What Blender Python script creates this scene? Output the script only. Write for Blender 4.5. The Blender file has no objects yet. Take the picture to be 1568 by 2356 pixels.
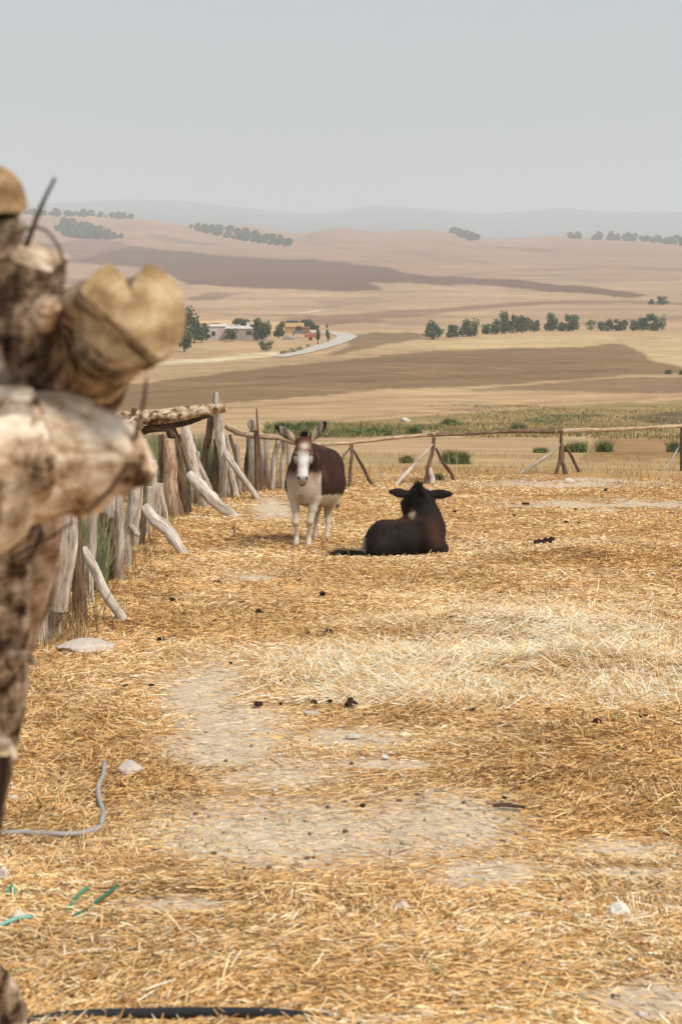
import bpy, bmesh, math, random
import numpy as np
from mathutils import Vector, Matrix

random.seed(7); RNG = np.random.default_rng(11)
scene = bpy.context.scene
COL = scene.collection

# ------------------------------------------------------------------ camera
FPX, CX, CY = 3739.0, 784.0, 1178.0          # focal length and centre, in units of a 1568 x 2356 picture
PITCH = math.atan((CY - 506) / FPX)
cam = bpy.data.cameras.new("camera")
cam.sensor_fit = 'VERTICAL'; cam.sensor_height = 36; cam.lens = 36 * FPX / 2356
cam.clip_start = 0.05; cam.clip_end = 40000
cam.dof.use_dof = True; cam.dof.focus_distance = 18.5; cam.dof.aperture_fstop = 8.5
camo = bpy.data.objects.new("camera", cam); COL.objects.link(camo)
camo.rotation_euler = (math.pi/2 - PITCH, 0, 0)
scene.camera = camo

# ------------------------------------------------------------------ sky + sun
SUN_EL, SUN_AZ = math.radians(52), math.radians(128)      # azimuth clockwise from the view direction (+Y)
w = bpy.data.worlds.new("World"); scene.world = w; w.use_nodes = True
nt = w.node_tree; nt.nodes.clear()
out = nt.nodes.new('ShaderNodeOutputWorld')
sky = nt.nodes.new('ShaderNodeTexSky'); sky.sky_type = 'NISHITA'; sky.sun_disc = False
sky.sun_elevation = SUN_EL; sky.sun_rotation = SUN_AZ
sky.air_density = 1.0; sky.dust_density = 4.0; sky.ozone_density = 1.0
b1 = nt.nodes.new('ShaderNodeBackground'); b1.inputs[1].default_value = 0.08
nt.links.new(sky.outputs[0], b1.inputs[0])
b2 = nt.nodes.new('ShaderNodeBackground'); b2.inputs[0].default_value = (0.555, 0.608, 0.628, 1); b2.inputs[1].default_value = 1.0
tc = nt.nodes.new('ShaderNodeTexCoord'); sx_ = nt.nodes.new('ShaderNodeSeparateXYZ'); nt.links.new(tc.outputs['Generated'], sx_.inputs[0])
mr = nt.nodes.new('ShaderNodeMapRange'); mr.inputs['From Min'].default_value = 0.0; mr.inputs['From Max'].default_value = 0.28; mr.inputs['To Min'].default_value = 0.86; mr.inputs['To Max'].default_value = 0.94
nt.links.new(sx_.outputs[2], mr.inputs['Value']); nt.links.new(mr.outputs[0], b2.inputs[1])
mx = nt.nodes.new('ShaderNodeMixShader'); mx.inputs[0].default_value = 0.86
nt.links.new(b1.outputs[0], mx.inputs[1]); nt.links.new(b2.outputs[0], mx.inputs[2])
nt.links.new(mx.outputs[0], out.inputs[0])
sun = bpy.data.lights.new("sun", 'SUN'); sun.energy = 3.0; sun.angle = math.radians(14); sun.color = (1.0, 0.93, 0.84)
suno = bpy.data.objects.new("sun", sun); COL.objects.link(suno)
sd = Vector((math.sin(SUN_AZ)*math.cos(SUN_EL), math.cos(SUN_AZ)*math.cos(SUN_EL), math.sin(SUN_EL)))
suno.rotation_euler = sd.to_track_quat('Z', 'Y').to_euler(); suno.location = (20, -10, 40)
vs = scene.view_settings
vs.view_transform = 'Standard'; vs.look = 'None'; vs.gamma = 1; vs.exposure = 0.22; vs.use_curve_mapping = False

# ------------------------------------------------------------------ numeric helpers
def hsh(ix, iy, seed):
    h = (ix.astype(np.int64)*374761393 + iy.astype(np.int64)*668265263 + seed*974711) & 0x7fffffff
    h = ((h ^ (h >> 13)) * 1274126177) & 0x7fffffff
    return ((h ^ (h >> 16)) & 0xffff) / 65535.0
def vnoise(x, y, seed=0):
    x = np.asarray(x, float); y = np.asarray(y, float)
    ix = np.floor(x); iy = np.floor(y); fx = x-ix; fy = y-iy
    fx = fx*fx*(3-2*fx); fy = fy*fy*(3-2*fy)
    a = hsh(ix, iy, seed); b = hsh(ix+1, iy, seed); c = hsh(ix, iy+1, seed); d = hsh(ix+1, iy+1, seed)
    return (a*(1-fx)+b*fx)*(1-fy) + (c*(1-fx)+d*fx)*fy
def fbm(x, y, seed=0, o=3):
    s = 0; a = 1; t = 0
    for k in range(o):
        s = s + a*vnoise(x*2**k, y*2**k, seed+k*17); t += a; a *= .5
    return s/t*2-1
def sstep(a, b, x):
    t = np.clip((x-a)/(b-a), 0, 1); return t*t*(3-2*t)

def elev_tan(yd): return -np.tan(PITCH + np.arctan((np.asarray(yd, float)-CY)/FPX))
def near_drop(r): return 1.133 + .1645*r - .00125*r*r
def disp_y(tanel): return CY + FPX*np.tan(np.arctan(-tanel) - PITCH)
XC = np.array([-500, 0, 60, 110, 200, 300, 380, 430, 520, 600, 680, 780, 850, 960, 1040, 1100, 1200, 1300, 1568, 2100])
CR = np.array([486, 484, 485, 487, 490, 500, 505, 519, 514, 519, 538, 519, 531, 525, 530, 549, 545, 541, 551, 548])
XM = np.array([-500, 0, 100, 330, 450, 600, 750, 860, 1000, 1120, 1280, 1400, 1568, 2100])
MR = np.array([470, 466, 466, 457, 462, 478, 489, 463, 476, 489, 474, 480, 478, 470])
LR = np.linspace(math.log(0.3), math.log(15000), 2400)
def build_table():
    xs = np.arange(-500, 2101, 20.0); T = []
    rr = np.exp(LR)
    for x in xs:
        c = np.interp(x, XC, CR); m = np.interp(x, XM, MR)
        kr = np.array([34, 50, 70, 100, 150, 220, 330, 450, 600, 800, 1100, 1500, 2000, 2600, 3500, 4600, 6000, 8200, 11000, 15000.])
        ky = np.array([disp_y(-near_drop(34)/34), 1045, 1004, 968, 925, 872, 797, 766, 733, 700, 655, 610, 563+(c-525)*.45, c, c+16, c+16,
                       c+2, m, m+25, m+40])
        y = np.interp(LR, np.log(kr), ky)
        k = np.exp(-np.linspace(-2, 2, 61)**2); k /= k.sum()
        ys = np.convolve(np.pad(y, 30, 'edge'), k, 'valid')
        zs = np.where(rr < 30, -near_drop(rr), 0)
        z2 = elev_tan(ys)*rr
        f = sstep(30, 42, rr)
        z = -near_drop(np.minimum(rr, 60))*(1-f) + z2*f
        T.append(z)
    T = np.array(T)
    for _ in range(2): T[1:-1] = (T[:-2]+2*T[1:-1]+T[2:])/4
    return xs, T
TX, TT = build_table()
MOUNDS = []                                     # (x, y, sx, sy, h) straw heaps
def G(x, y, detail=True):
    x = np.asarray(x, float); y = np.asarray(y, float)
    r = np.maximum(np.hypot(x, y), .31); th = np.clip(np.arctan2(x, y), -1.2, 1.2)
    xd = np.clip(CX + FPX*np.tan(th), -499, 2099)
    fi = (xd-TX[0])/20.0; i = np.clip(fi.astype(int), 0, len(TX)-2); fi = fi-i
    fj = (np.log(np.minimum(r, 14900))-LR[0])/(LR[1]-LR[0]); j = np.clip(fj.astype(int), 0, len(LR)-2); fj = fj-j
    z = (TT[i, j]*(1-fj)+TT[i, j+1]*fj)*(1-fi) + (TT[i+1, j]*(1-fj)+TT[i+1, j+1]*fj)*fi
    if detail:
        nr = 1-sstep(30, 60, r)
        z = z + .05*fbm(x/1.4, y/1.8, 3, 3)*nr + .012*fbm(x/.28, y/.28, 5, 2)*nr
        z = z + .35*fbm(x/22, y/22, 8, 3)*sstep(45, 110, r)*(1-sstep(2000, 2600, r))
        z = z + 1.6*fbm(x/160, y/160, 9, 3)*sstep(350, 1100, r)*(1-sstep(2200, 3600, r))
        z = z + 6.5*fbm(x/620, y/420, 12, 2)*sstep(900, 1700, r)*(1-sstep(2100, 2700, r))
        z = z + 24*fbm(x/800, y/800, 15, 4)*sstep(5000, 8000, r)
        for (mx_, my_, sx, sy, h) in MOUNDS:
            z = z + h*np.exp(-((x-mx_)/sx)**2-((y-my_)/sy)**2)
    return z
SP, CP = math.sin(PITCH), math.cos(PITCH)
def P(xd, yd, Y):
    a = (xd-CX)/FPX; b = -(yd-CY)/FPX
    d = Vector((a, CP + b*SP, -SP + b*CP))
    return d*(Y/d.y)
def onG(xd, yd, detail=True):
    rs = np.exp(np.linspace(math.log(1.0), math.log(9000), 1500))
    p = P(xd, yd, 1.0)
    f = p.z*rs - G(p.x*rs, rs, detail)
    k = int(np.argmax(f < 0))
    if f[k] >= 0: k = len(rs)-1
    lo, hi = rs[max(k-1, 0)], rs[k]
    for _ in range(25):
        m = (lo+hi)/2
        if p.z*m - float(G(p.x*m, m, detail)) < 0: hi = m
        else: lo = m
    return Vector((p.x*lo, lo, p.z*lo))
def project(X, Y, Z):
    d = Y*CP - Z*SP; u = Y*SP + Z*CP
    d = np.maximum(d, 1e-3)
    return CX + FPX*X/d, CY - FPX*u/d
for (xd, yd, sx, sy, h) in [(1010, 1470, .5, .35, .10), (1230, 1470, .7, .4, .11), (1480, 1455, .5, .4, .13), (1330, 1545, .55, .3, .09),
                            (1380, 1290, .8, .5, .12), (600, 1255, .5, .4, .07), (260, 1370, .6, .9, .06), (1500, 1560, .5, .3, .07), (420, 1240, .5, .8, .06), (620, 1170, .7, 1.0, .05)]:
    q = onG(xd, yd, False); MOUNDS.append((q.x, q.y, sx, sy, h))

# ------------------------------------------------------------------ object helpers
def mesh_np(name, V, F, mats=(), parent=None, cols=None, vecs=None, smooth=False, midx=None):
    V = np.asarray(V, np.float32); me = bpy.data.meshes.new(name)
    if isinstance(F, np.ndarray):
        n, k = F.shape; me.vertices.add(len(V)); me.vertices.foreach_set('co', V.ravel())
        me.loops.add(n*k); me.loops.foreach_set('vertex_index', F.astype(np.int32).ravel())
        me.polygons.add(n); me.polygons.foreach_set('loop_start', np.arange(0, n*k, k, dtype=np.int32))
        me.update(calc_edges=True); me.validate()
    else:
        me.from_pydata([tuple(map(float, v)) for v in V], [], F); me.update()
    for m in mats: me.materials.append(m)
    if cols is not None:
        a = me.attributes.new('Col', 'FLOAT_COLOR', 'POINT')
        c = np.ones((len(V), 4), np.float32); c[:, :3] = cols; a.data.foreach_set('color', c.ravel())
    for k, v in (vecs or {}).items():
        a = me.attributes.new(k, 'FLOAT_VECTOR', 'POINT'); a.data.foreach_set('vector', np.asarray(v, np.float32).ravel())
    if midx is not None: me.polygons.foreach_set('material_index', np.asarray(midx, np.int32))
    if smooth: me.polygons.foreach_set('use_smooth', np.ones(len(me.polygons), bool))
    o = bpy.data.objects.new(name, me); COL.objects.link(o)
    if parent is not None:
        o.parent = parent
        o.matrix_parent_inverse = Matrix.Translation(-parent.location)
    return o
def tag(o, label=None, cat=None, group=None, kind=None):
    if label: o['label'] = label
    if cat: o['category'] = cat
    if group: o['group'] = group
    if kind: o['kind'] = kind
    return o
def thing(name, label, cat, loc, group=None):
    o = bpy.data.objects.new(name, None); COL.objects.link(o); o.location = loc; o.empty_display_size = .2
    return tag(o, label, cat, group)
def srgb(r, g, b, k=1.0):
    f = lambda v: (v/255/12.92 if v/255 <= .04045 else ((v/255+.055)/1.055)**2.4)*k
    return (f(r), f(g), f(b))

# ------------------------------------------------------------------ materials
class N:
    def __init__(s, name, rough=.9, spec=.2):
        s.m = bpy.data.materials.new(name); s.m.use_nodes = True; s.t = s.m.node_tree; s.b = s.t.nodes['Principled BSDF']
        s.b.inputs['Roughness'].default_value = rough; s.b.inputs['Specular IOR Level'].default_value = spec
    def n(s, ty, **k):
        x = s.t.nodes.new(ty)
        for a, v in k.items():
            if a in x.inputs: x.inputs[a].default_value = v
            else: setattr(x, a, v)
        return x
    def l(s, a, b): s.t.links.new(a, b)
    def noise(s, vec, scale, detail=4, rough=.6, map_scale=None):
        x = s.n('ShaderNodeTexNoise'); x.inputs['Scale'].default_value = scale; x.inputs['Detail'].default_value = detail; x.inputs['Roughness'].default_value = rough
        if map_scale:
            m = s.n('ShaderNodeMapping'); m.inputs['Scale'].default_value = map_scale; s.l(vec, m.inputs['Vector']); vec = m.outputs[0]
        s.l(vec, x.inputs['Vector']); return x.outputs['Fac']
    def ramp(s, fac, stops):
        x = s.n('ShaderNodeValToRGB'); cr = x.color_ramp
        while len(cr.elements) < len(stops): cr.elements.new(.5)
        for e, (p, c) in zip(cr.elements, stops): e.position = p; e.color = (*c, 1) if len(c) == 3 else c
        s.l(fac, x.inputs[0]); return x.outputs[0]
    def mix(s, a, b, fac, mode='MIX'):
        x = s.n('ShaderNodeMix'); x.data_type = 'RGBA'; x.blend_type = mode
        for i, v in ((0, fac), (6, a), (7, b)):
            if hasattr(v, 'is_linked') or hasattr(v, 'links'): s.l(v, x.inputs[i])
            elif i == 0: x.inputs[0].default_value = v
            else: x.inputs[i].default_value = (*v, 1)
        return x.outputs[2]
    def attr(s, name, col=True):
        x = s.n('ShaderNodeAttribute'); x.attribute_name = name; return x.outputs['Color'] if col else x.outputs['Vector']
    def bump(s, h, strength, dist):
        x = s.n('ShaderNodeBump'); x.inputs['Strength'].default_value = strength; x.inputs['Distance'].default_value = dist
        s.l(h, x.inputs['Height']); s.l(x.outputs[0], s.b.inputs['Normal'])
    def color(s, c):
        if hasattr(c, 'links'): s.l(c, s.b.inputs['Base Color'])
        else: s.b.inputs['Base Color'].default_value = (*c, 1)
        return s.m
def g3(v): return (v, v, v)

def mat_ground():
    s = N("earth_and_fields", .95, .1)
    pos = s.n('ShaderNodeNewGeometry').outputs['Position']
    col = s.attr('Col'); fld = s.attr('zone')
    sep = s.n('ShaderNodeSeparateColor'); s.l(fld, sep.inputs[0])
    # corral chaff: short stretched flecks
    n1 = s.noise(pos, 60, 3, .7, (.45, 1, 1)); n2 = s.noise(pos, 9, 5, .6)
    chaff = s.ramp(n1, [(.30, g3(.52)), (.5, g3(.95)), (.68, g3(1.35))])
    big = s.ramp(n2, [(.3, g3(.82)), (.7, g3(1.12))])
    c1 = s.mix(s.mix(col, chaff, 1.0, 'MULTIPLY'), big, 1.0, 'MULTIPLY')
    # fields: wide soft tone changes and faint rows
    f1 = s.noise(pos, .35, 6, .75, (.5, 1, 1)); f2 = s.noise(pos, .02, 4, .6, (.6, 1, 1)); f3 = s.noise(pos, .12, 3, .5, (.12, 1, 1))
    a = s.ramp(f1, [(.25, g3(.58)), (.75, g3(1.36))]); b = s.ramp(f2, [(.3, (.80, .78, .76)), (.7, (1.16, 1.15, 1.12))]); c = s.ramp(f3, [(.35, g3(.92)), (.65, g3(1.06))])
    c2 = s.mix(s.mix(s.mix(col, a, 1.0, 'MULTIPLY'), b, 1.0, 'MULTIPLY'), c, 1.0, 'MULTIPLY')
    r = s.mix(c1, c2, sep.outputs[0])
    s.bump(n1, .5, .01)
    return s.color(r)
def mat_vcol(name, rough=.85, spec=.15, scale=None, lo=.8, hi=1.2, bump=None, sss=False):
    s = N(name, rough, spec); col = s.attr('Col')
    if scale:
        pos = s.n('ShaderNodeNewGeometry').outputs['Position'] if not sss else s.n('ShaderNodeTexCoord').outputs['Object']
        n = s.noise(pos, scale, 5, .65)
        col = s.mix(col, s.ramp(n, [(.3, g3(lo)), (.7, g3(hi))]), 1.0, 'MULTIPLY')
        if bump: s.bump(n, bump[0], bump[1])
    return s.color(col)
def mat_wood(name, cols, crack=.35, scale=1.0):
    s = N(name, .9, .15); g = s.attr('grain', False)
    n = s.noise(g, 26*scale, 6, .65); n2 = s.noise(g, 80*scale, 4, .7); n3 = s.noise(g, 7*scale, 3, .5)
    c = s.ramp(n, [(.25, cols[0]), (.45, cols[1]), (.62, cols[2]), (.8, cols[3])])
    c = s.mix(c, s.ramp(n2, [(.36, g3(crack)), (.47, g3(1)), (.8, g3(1.15))]), 1.0, 'MULTIPLY')
    c = s.mix(c, s.ramp(n3, [(.3, g3(.75)), (.7, g3(1.2))]), 1.0, 'MULTIPLY')
    s.bump(n2, .8, .006)
    return s.color(c)
def mat_cut():
    s = N("sawn_log_end", .85, .15); g = s.attr('grain', False)
    w_ = s.n('ShaderNodeTexWave'); w_.wave_type = 'RINGS'; w_.rings_direction = 'Z'; w_.inputs['Scale'].default_value = 40; w_.inputs['Distortion'].default_value = 2.5; w_.inputs['Detail'].default_value = 3
    s.l(g, w_.inputs['Vector'])
    n = s.noise(g, 30, 5, .6)
    c = s.ramp(n, [(.3, srgb(112, 84, 58)), (.46, srgb(160, 132, 96)), (.66, srgb(208, 184, 148))])
    c = s.mix(c, s.ramp(w_.outputs['Color'], [(.2, g3(.94)), (.8, g3(1.03))]), 1.0, 'MULTIPLY')
    return s.color(c)
M = {}
M['ground'] = mat_ground()
M['straw'] = mat_vcol("dry_straw", .75, .25)
M['leaf'] = mat_vcol("leaves", .8, .15)
M['coat'] = mat_vcol("donkey_coat", .8, .2, 90, .72, 1.25, (.5, .006))
M['hair'] = mat_vcol("coarse_hair", .7, .25)
M['stone'] = mat_vcol("pale_stone", .9, .15, 30, .8, 1.12, (.6, .01))
M['dung'] = mat_vcol("dried_dung", .9, .1, 60, .6, 1.4, (.8, .01))
M['plain'] = mat_vcol("painted_surface", .8, .2, 3, .85, 1.1)
M['wall'] = mat_vcol("old_plaster", .9, .1, 1.2, .8, 1.12)
M['grey_wood'] = mat_wood("weathered_wood", [srgb(104, 84, 68), srgb(178, 164, 150), srgb(214, 203, 190), srgb(234, 225, 213)], .5, 1.0)
M['brown_wood'] = mat_wood("rough_bark", [srgb(60, 46, 36), srgb(104, 83, 66), srgb(146, 120, 98), srgb(178, 152, 126)], .3)
M['tan_wood'] = mat_wood("peeling_bark", [srgb(120, 84, 58), srgb(172, 143, 115), srgb(206, 184, 158), srgb(224, 208, 188)], .4)
M['pale_bark'] = mat_wood("pale_flaking_bark", [srgb(118, 92, 66), srgb(182, 158, 128), srgb(214, 194, 168), srgb(232, 218, 200)], .55, .5)
M['cut'] = mat_cut()
M['dark_wood'] = mat_wood("dark_bark", [srgb(44, 34, 26), srgb(78, 62, 48), srgb(112, 94, 74), srgb(150, 130, 108)], .3)
def mat_fg(name, cols, sc=16):
    s = N(name, .95, .08); pos = s.n('ShaderNodeNewGeometry').outputs['Position']; g = s.attr('grain', False)
    n = s.noise(pos, sc, 5, .65); n2 = s.noise(g, 40, 4, .65); n3 = s.noise(pos, sc*.55, 3, .5)
    c = s.ramp(n, [(.36, cols[0]), (.44, cols[1]), (.53, cols[2]), (.64, cols[3])])
    c = s.mix(c, s.ramp(n2, [(.33, g3(.45)), (.5, g3(1)), (.8, g3(1.2))]), 1.0, 'MULTIPLY')
    c = s.mix(c, s.ramp(n3, [(.34, (.80, .72, .64)), (.48, g3(1)), (.75, g3(1.12))]), 1.0, 'MULTIPLY')
    s.bump(n, .9, .012)
    return s.color(c)
M['fg_pale'] = mat_fg("flaking_log_bark", [srgb(82, 60, 44), srgb(176, 148, 120), srgb(218, 198, 174), srgb(240, 226, 212)], 24)
M['fg_bark'] = mat_fg("mid_log_bark", [srgb(70, 54, 42), srgb(134, 112, 90), srgb(176, 154, 130), srgb(210, 190, 168)], 26)
M['fg_tan'] = mat_fg('tan_log_bark', [srgb(112, 88, 68), srgb(156, 130, 106), srgb(184, 160, 136), srgb(204, 184, 162)])
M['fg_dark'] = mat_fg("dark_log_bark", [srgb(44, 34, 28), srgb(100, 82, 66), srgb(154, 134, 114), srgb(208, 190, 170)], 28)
M['flaky'] = mat_fg('rough_rail_bark', [srgb(74, 54, 38), srgb(142, 112, 84), srgb(196, 172, 144), srgb(222, 204, 182)], 9)
def flat(name, c, rough=.7):
    s = N(name, rough, .3); return s.color(c)
M['rubber'] = flat("black_rubber", (.02, .022, .024), .5)
M['pipe'] = mat_vcol("grey_plastic", .6, .3, 25, .8, 1.2)
M['twine'] = mat_vcol("plastic_twine", .5, .3)
M['eye'] = flat("eye", (.01, .008, .006), .15)

# ------------------------------------------------------------------ ground sheet
BARE = [(680, 1920, 470, 120), (1010, 1895, 280, 115), (470, 1600, 130, 95), (520, 1700, 180, 110), (625, 1172, 60, 28), (1400, 1163, 260, 11), (1290, 1112, 260, 9),
        (1480, 2300, 170, 60), (420, 2085, 170, 26), (640, 1790, 220, 45), (1420, 1955, 200, 30), (590, 1330, 60, 10), (1440, 2010, 140, 16), (820, 1700, 150, 26), (1130, 2010, 190, 40), (900, 1760, 140, 18)]
PALE = [(1280, 1485, 380, 75), (860, 1545, 300, 62), (1480, 1560, 240, 75), (1000, 1595, 330, 38), (1150, 1440, 350, 18)]
GOLD = [(1380, 1290, 170, 28), (150, 1750, 260, 260), (300, 1380, 160, 120), (1400, 1800, 260, 130), (600, 1250, 120, 20), (200, 2300, 500, 120)]
def blobs(lst, X, Y):
    v = np.zeros_like(X)
    for cx, cy, rx, ry in lst:
        d = ((X-cx)/rx)**2 + ((Y-cy)/ry)**2
        v = np.maximum(v, np.exp(-d**2*.7))
    return v
def inpoly(px, py, poly):
    c = np.zeros(px.shape, bool); n = len(poly); j = n-1
    for i in range(n):
        xi, yi = poly[i]; xj, yj = poly[j]
        if yi != yj:
            c ^= ((yi > py) != (yj > py)) & (px < (xj-xi)*(py-yi)/(yj-yi)+xi)
        j = i
    return c
K = .80
TAN = srgb(210, 176, 134, K*.9)
FIELDS = [  # (colour, polygon in picture units)
 (srgb(204, 170, 134, K*.88), [(-600, 640), (2200, 640), (2200, 760), (-600, 760)]),
 (srgb(200, 160, 130, K*.85), [(-600, 500), (2200, 500), (2200, 640), (-600, 640)]),
 (srgb(150, 118, 100, K), [(-400, 560), (140, 560), (200, 545), (280, 558), (310, 566), (240, 587), (160, 600), (-400, 610)]),
 (srgb(124, 90, 68, K*.95), [(154, 600), (240, 585), (300, 566), (400, 575), (500, 588), (600, 592), (780, 602), (850, 612), (920, 625), (1000, 635), (1100, 640), (1200, 645), (1320, 655), (1420, 668), (1490, 680),
   (1470, 684), (1350, 678), (1250, 668), (1100, 658), (950, 652), (840, 649), (868, 658), (878, 668), (800, 670), (600, 663), (430, 655), (380, 628), (300, 612), (227, 610)]),
 (srgb(160, 128, 110, K), [(130, 640), (200, 642), (300, 655), (200, 660), (130, 655)]),
 (srgb(160, 130, 112, K), [(330, 538), (400, 548), (470, 560), (540, 566), (460, 567), (380, 557)]),
 (srgb(150, 120, 100, K), [(430, 691), (460, 679), (500, 673), (575, 671), (530, 680), (500, 692)]),
 (srgb(178, 146, 120, K), [(700, 690), (780, 690), (830, 684), (910, 692), (850, 702), (760, 706)]),
 (srgb(180, 150, 128, K), [(560, 575), (640, 570), (760, 572), (820, 580), (700, 580)]),
 (srgb(176, 146, 124, K), [(1050, 582), (1180, 596), (1290, 600), (1240, 607), (1120, 600)]),
 (srgb(172, 140, 118, K), [(860, 580), (960, 582), (1050, 596), (1150, 610), (1040, 603), (950, 590)]),
 (srgb(176, 146, 124, K), [(1180, 628), (1300, 634), (1420, 645), (1568, 640), (1568, 645), (1400, 651), (1290, 643)]),
 (srgb(176, 148, 128, K), [(1430, 607), (1568, 602), (1700, 606), (1700, 614), (1500, 613)]),
 (srgb(160, 126, 98, K), [(640, 733), (863, 717), (1043, 708), (1267, 692), (1450, 691), (1800, 699), (1800, 706), (1450, 699), (1267, 701), (1043, 719), (863, 742), (760, 748)]),
 (srgb(186, 152, 118, K), [(863, 733), (985, 725), (1080, 722), (1000, 734), (900, 744)]),
 (srgb(168, 134, 100, K), [(1335, 742), (1450, 733), (1700, 716), (1700, 724), (1500, 740), (1340, 749)]),
 (srgb(150, 122, 90, K), [(805, 771), (863, 764), (975, 766), (975, 778), (863, 797), (770, 817), (740, 818), (800, 795)]),
 (srgb(216, 180, 130, K), [(400, 740), (560, 735), (740, 745), (700, 760), (430, 760)]),
 (srgb(232, 212, 176, K), [(340, 836), (420, 828), (520, 818), (640, 812), (640, 818), (500, 830), (350, 845)]),
 (srgb(214, 184, 136, K*.95), [(985, 790), (1100, 778), (1300, 771), (1400, 770), (1425, 790), (1267, 800), (1000, 806)]),
 (srgb(150, 120, 86, K), [(-300, 915), (200, 897), (345, 879), (510, 857), (642, 844), (774, 829), (863, 820), (998, 808), (1267, 801), (1425, 789), (1490, 806), (1560, 836), (1700, 850), (1700, 856), (1568, 858),
   (1492, 862), (1267, 876), (1043, 889), (863, 899), (642, 915), (527, 926), (345, 941), (-300, 985)]),
 (srgb(158, 126, 96, K), [(1055, 897), (1267, 880), (1500, 868), (1700, 862), (1700, 903), (1400, 902), (1200, 899)]),
 (srgb(214, 184, 140, K*.95), [(1425, 790), (1450, 783), (1600, 775), (1700, 850), (1568, 845), (1501, 826)]),
 (srgb(172, 146, 100, K), [(600, 985), (760, 976), (900, 962), (1100, 950), (1300, 935), (1700, 915), (1700, 1003), (1300, 990), (1000, 1000), (700, 1012), (600, 1008)]),
 (srgb(208, 176, 132, K*.9), [(750, 984), (900, 976), (1040, 968), (1180, 962), (1180, 967), (1040, 975), (900, 986), (750, 990)]),
 (srgb(104, 104, 66, K), [(1190, 966), (1260, 956), (1400, 954), (1350, 966), (1250, 976)]),
 (srgb(120, 104, 74, K), [(1420, 958), (1568, 945), (1700, 940), (1700, 985), (1500, 975)]),
 (srgb(176, 140, 96, K), [(1380, 1005), (1700, 1000), (1700, 1052), (1500, 1056), (1380, 1075), (1330, 1060)]),
 (srgb(200, 170, 124, K), [(560, 1040), (900, 1062), (1200, 1060), (1700, 1058), (1700, 1100), (560, 1130)]),
]
SOIL = np.array(srgb(208, 186, 160, .95)); CHAFF = np.array(srgb(184, 140, 88, .85)); CHAFF2 = np.array(srgb(214, 178, 126, .95))
DK, LT, GN = (.78, .74, .72), (1.14, 1.13, 1.1), (.80, .84, .70)  # line tones: field edges, weed strips, and painted shading of hill ridges
FIELD_RIDGE_LINES = [([(520, 522), (600, 541), (700, 557), (820, 576)], 1.8, DK), ([(700, 545), (780, 556), (860, 561), (960, 575)], 1.6, DK), ([(930, 578), (1050, 592), (1140, 608)], 2.4, DK),
 ([(1100, 562), (1300, 585), (1700, 592)], 2, DK), ([(950, 545), (1080, 568), (1250, 575), (1400, 572)], 2.2, DK), ([(200, 520), (330, 530), (430, 560)], 2, DK), ([(440, 655), (700, 680), (1000, 690), (1200, 680)], 1.5, LT),
 ([(600, 702), (900, 714), (1100, 706), (1300, 697)], 1.8, DK), ([(900, 745), (1100, 752), (1300, 745), (1700, 733)], 1.8, DK), ([(1000, 662), (1300, 690), (1700, 692)], 1.3, LT), ([(420, 718), (560, 724), (720, 727)], 3, DK),
 ([(940, 640), (1150, 625), (1400, 615), (1700, 622)], 2.2, DK), ([(600, 868), (900, 856), (1200, 838), (1500, 832)], 2, DK), ([(300, 905), (600, 885), (900, 876), (1200, 860), (1450, 850)], 2.2, DK), ([(400, 890), (700, 872), (1100, 846), (1480, 818)], 1.6, LT),
 ([(520, 940), (900, 915), (1300, 906), (1700, 900)], 1.6, DK), ([(700, 972), (900, 955), (1050, 944), (1250, 928), (1450, 918), (1700, 905)], 3.2, DK), ([(640, 990), (900, 966), (1200, 946), (1700, 925)], 3, GN),
 ([(350, 835), (600, 822), (760, 812)], 2.4, LT), ([(560, 1056), (900, 1050), (1200, 1048), (1700, 1040)], 3.5, GN), ([(820, 1072), (1100, 1076), (1400, 1064), (1700, 1062)], 4, DK)]
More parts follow.
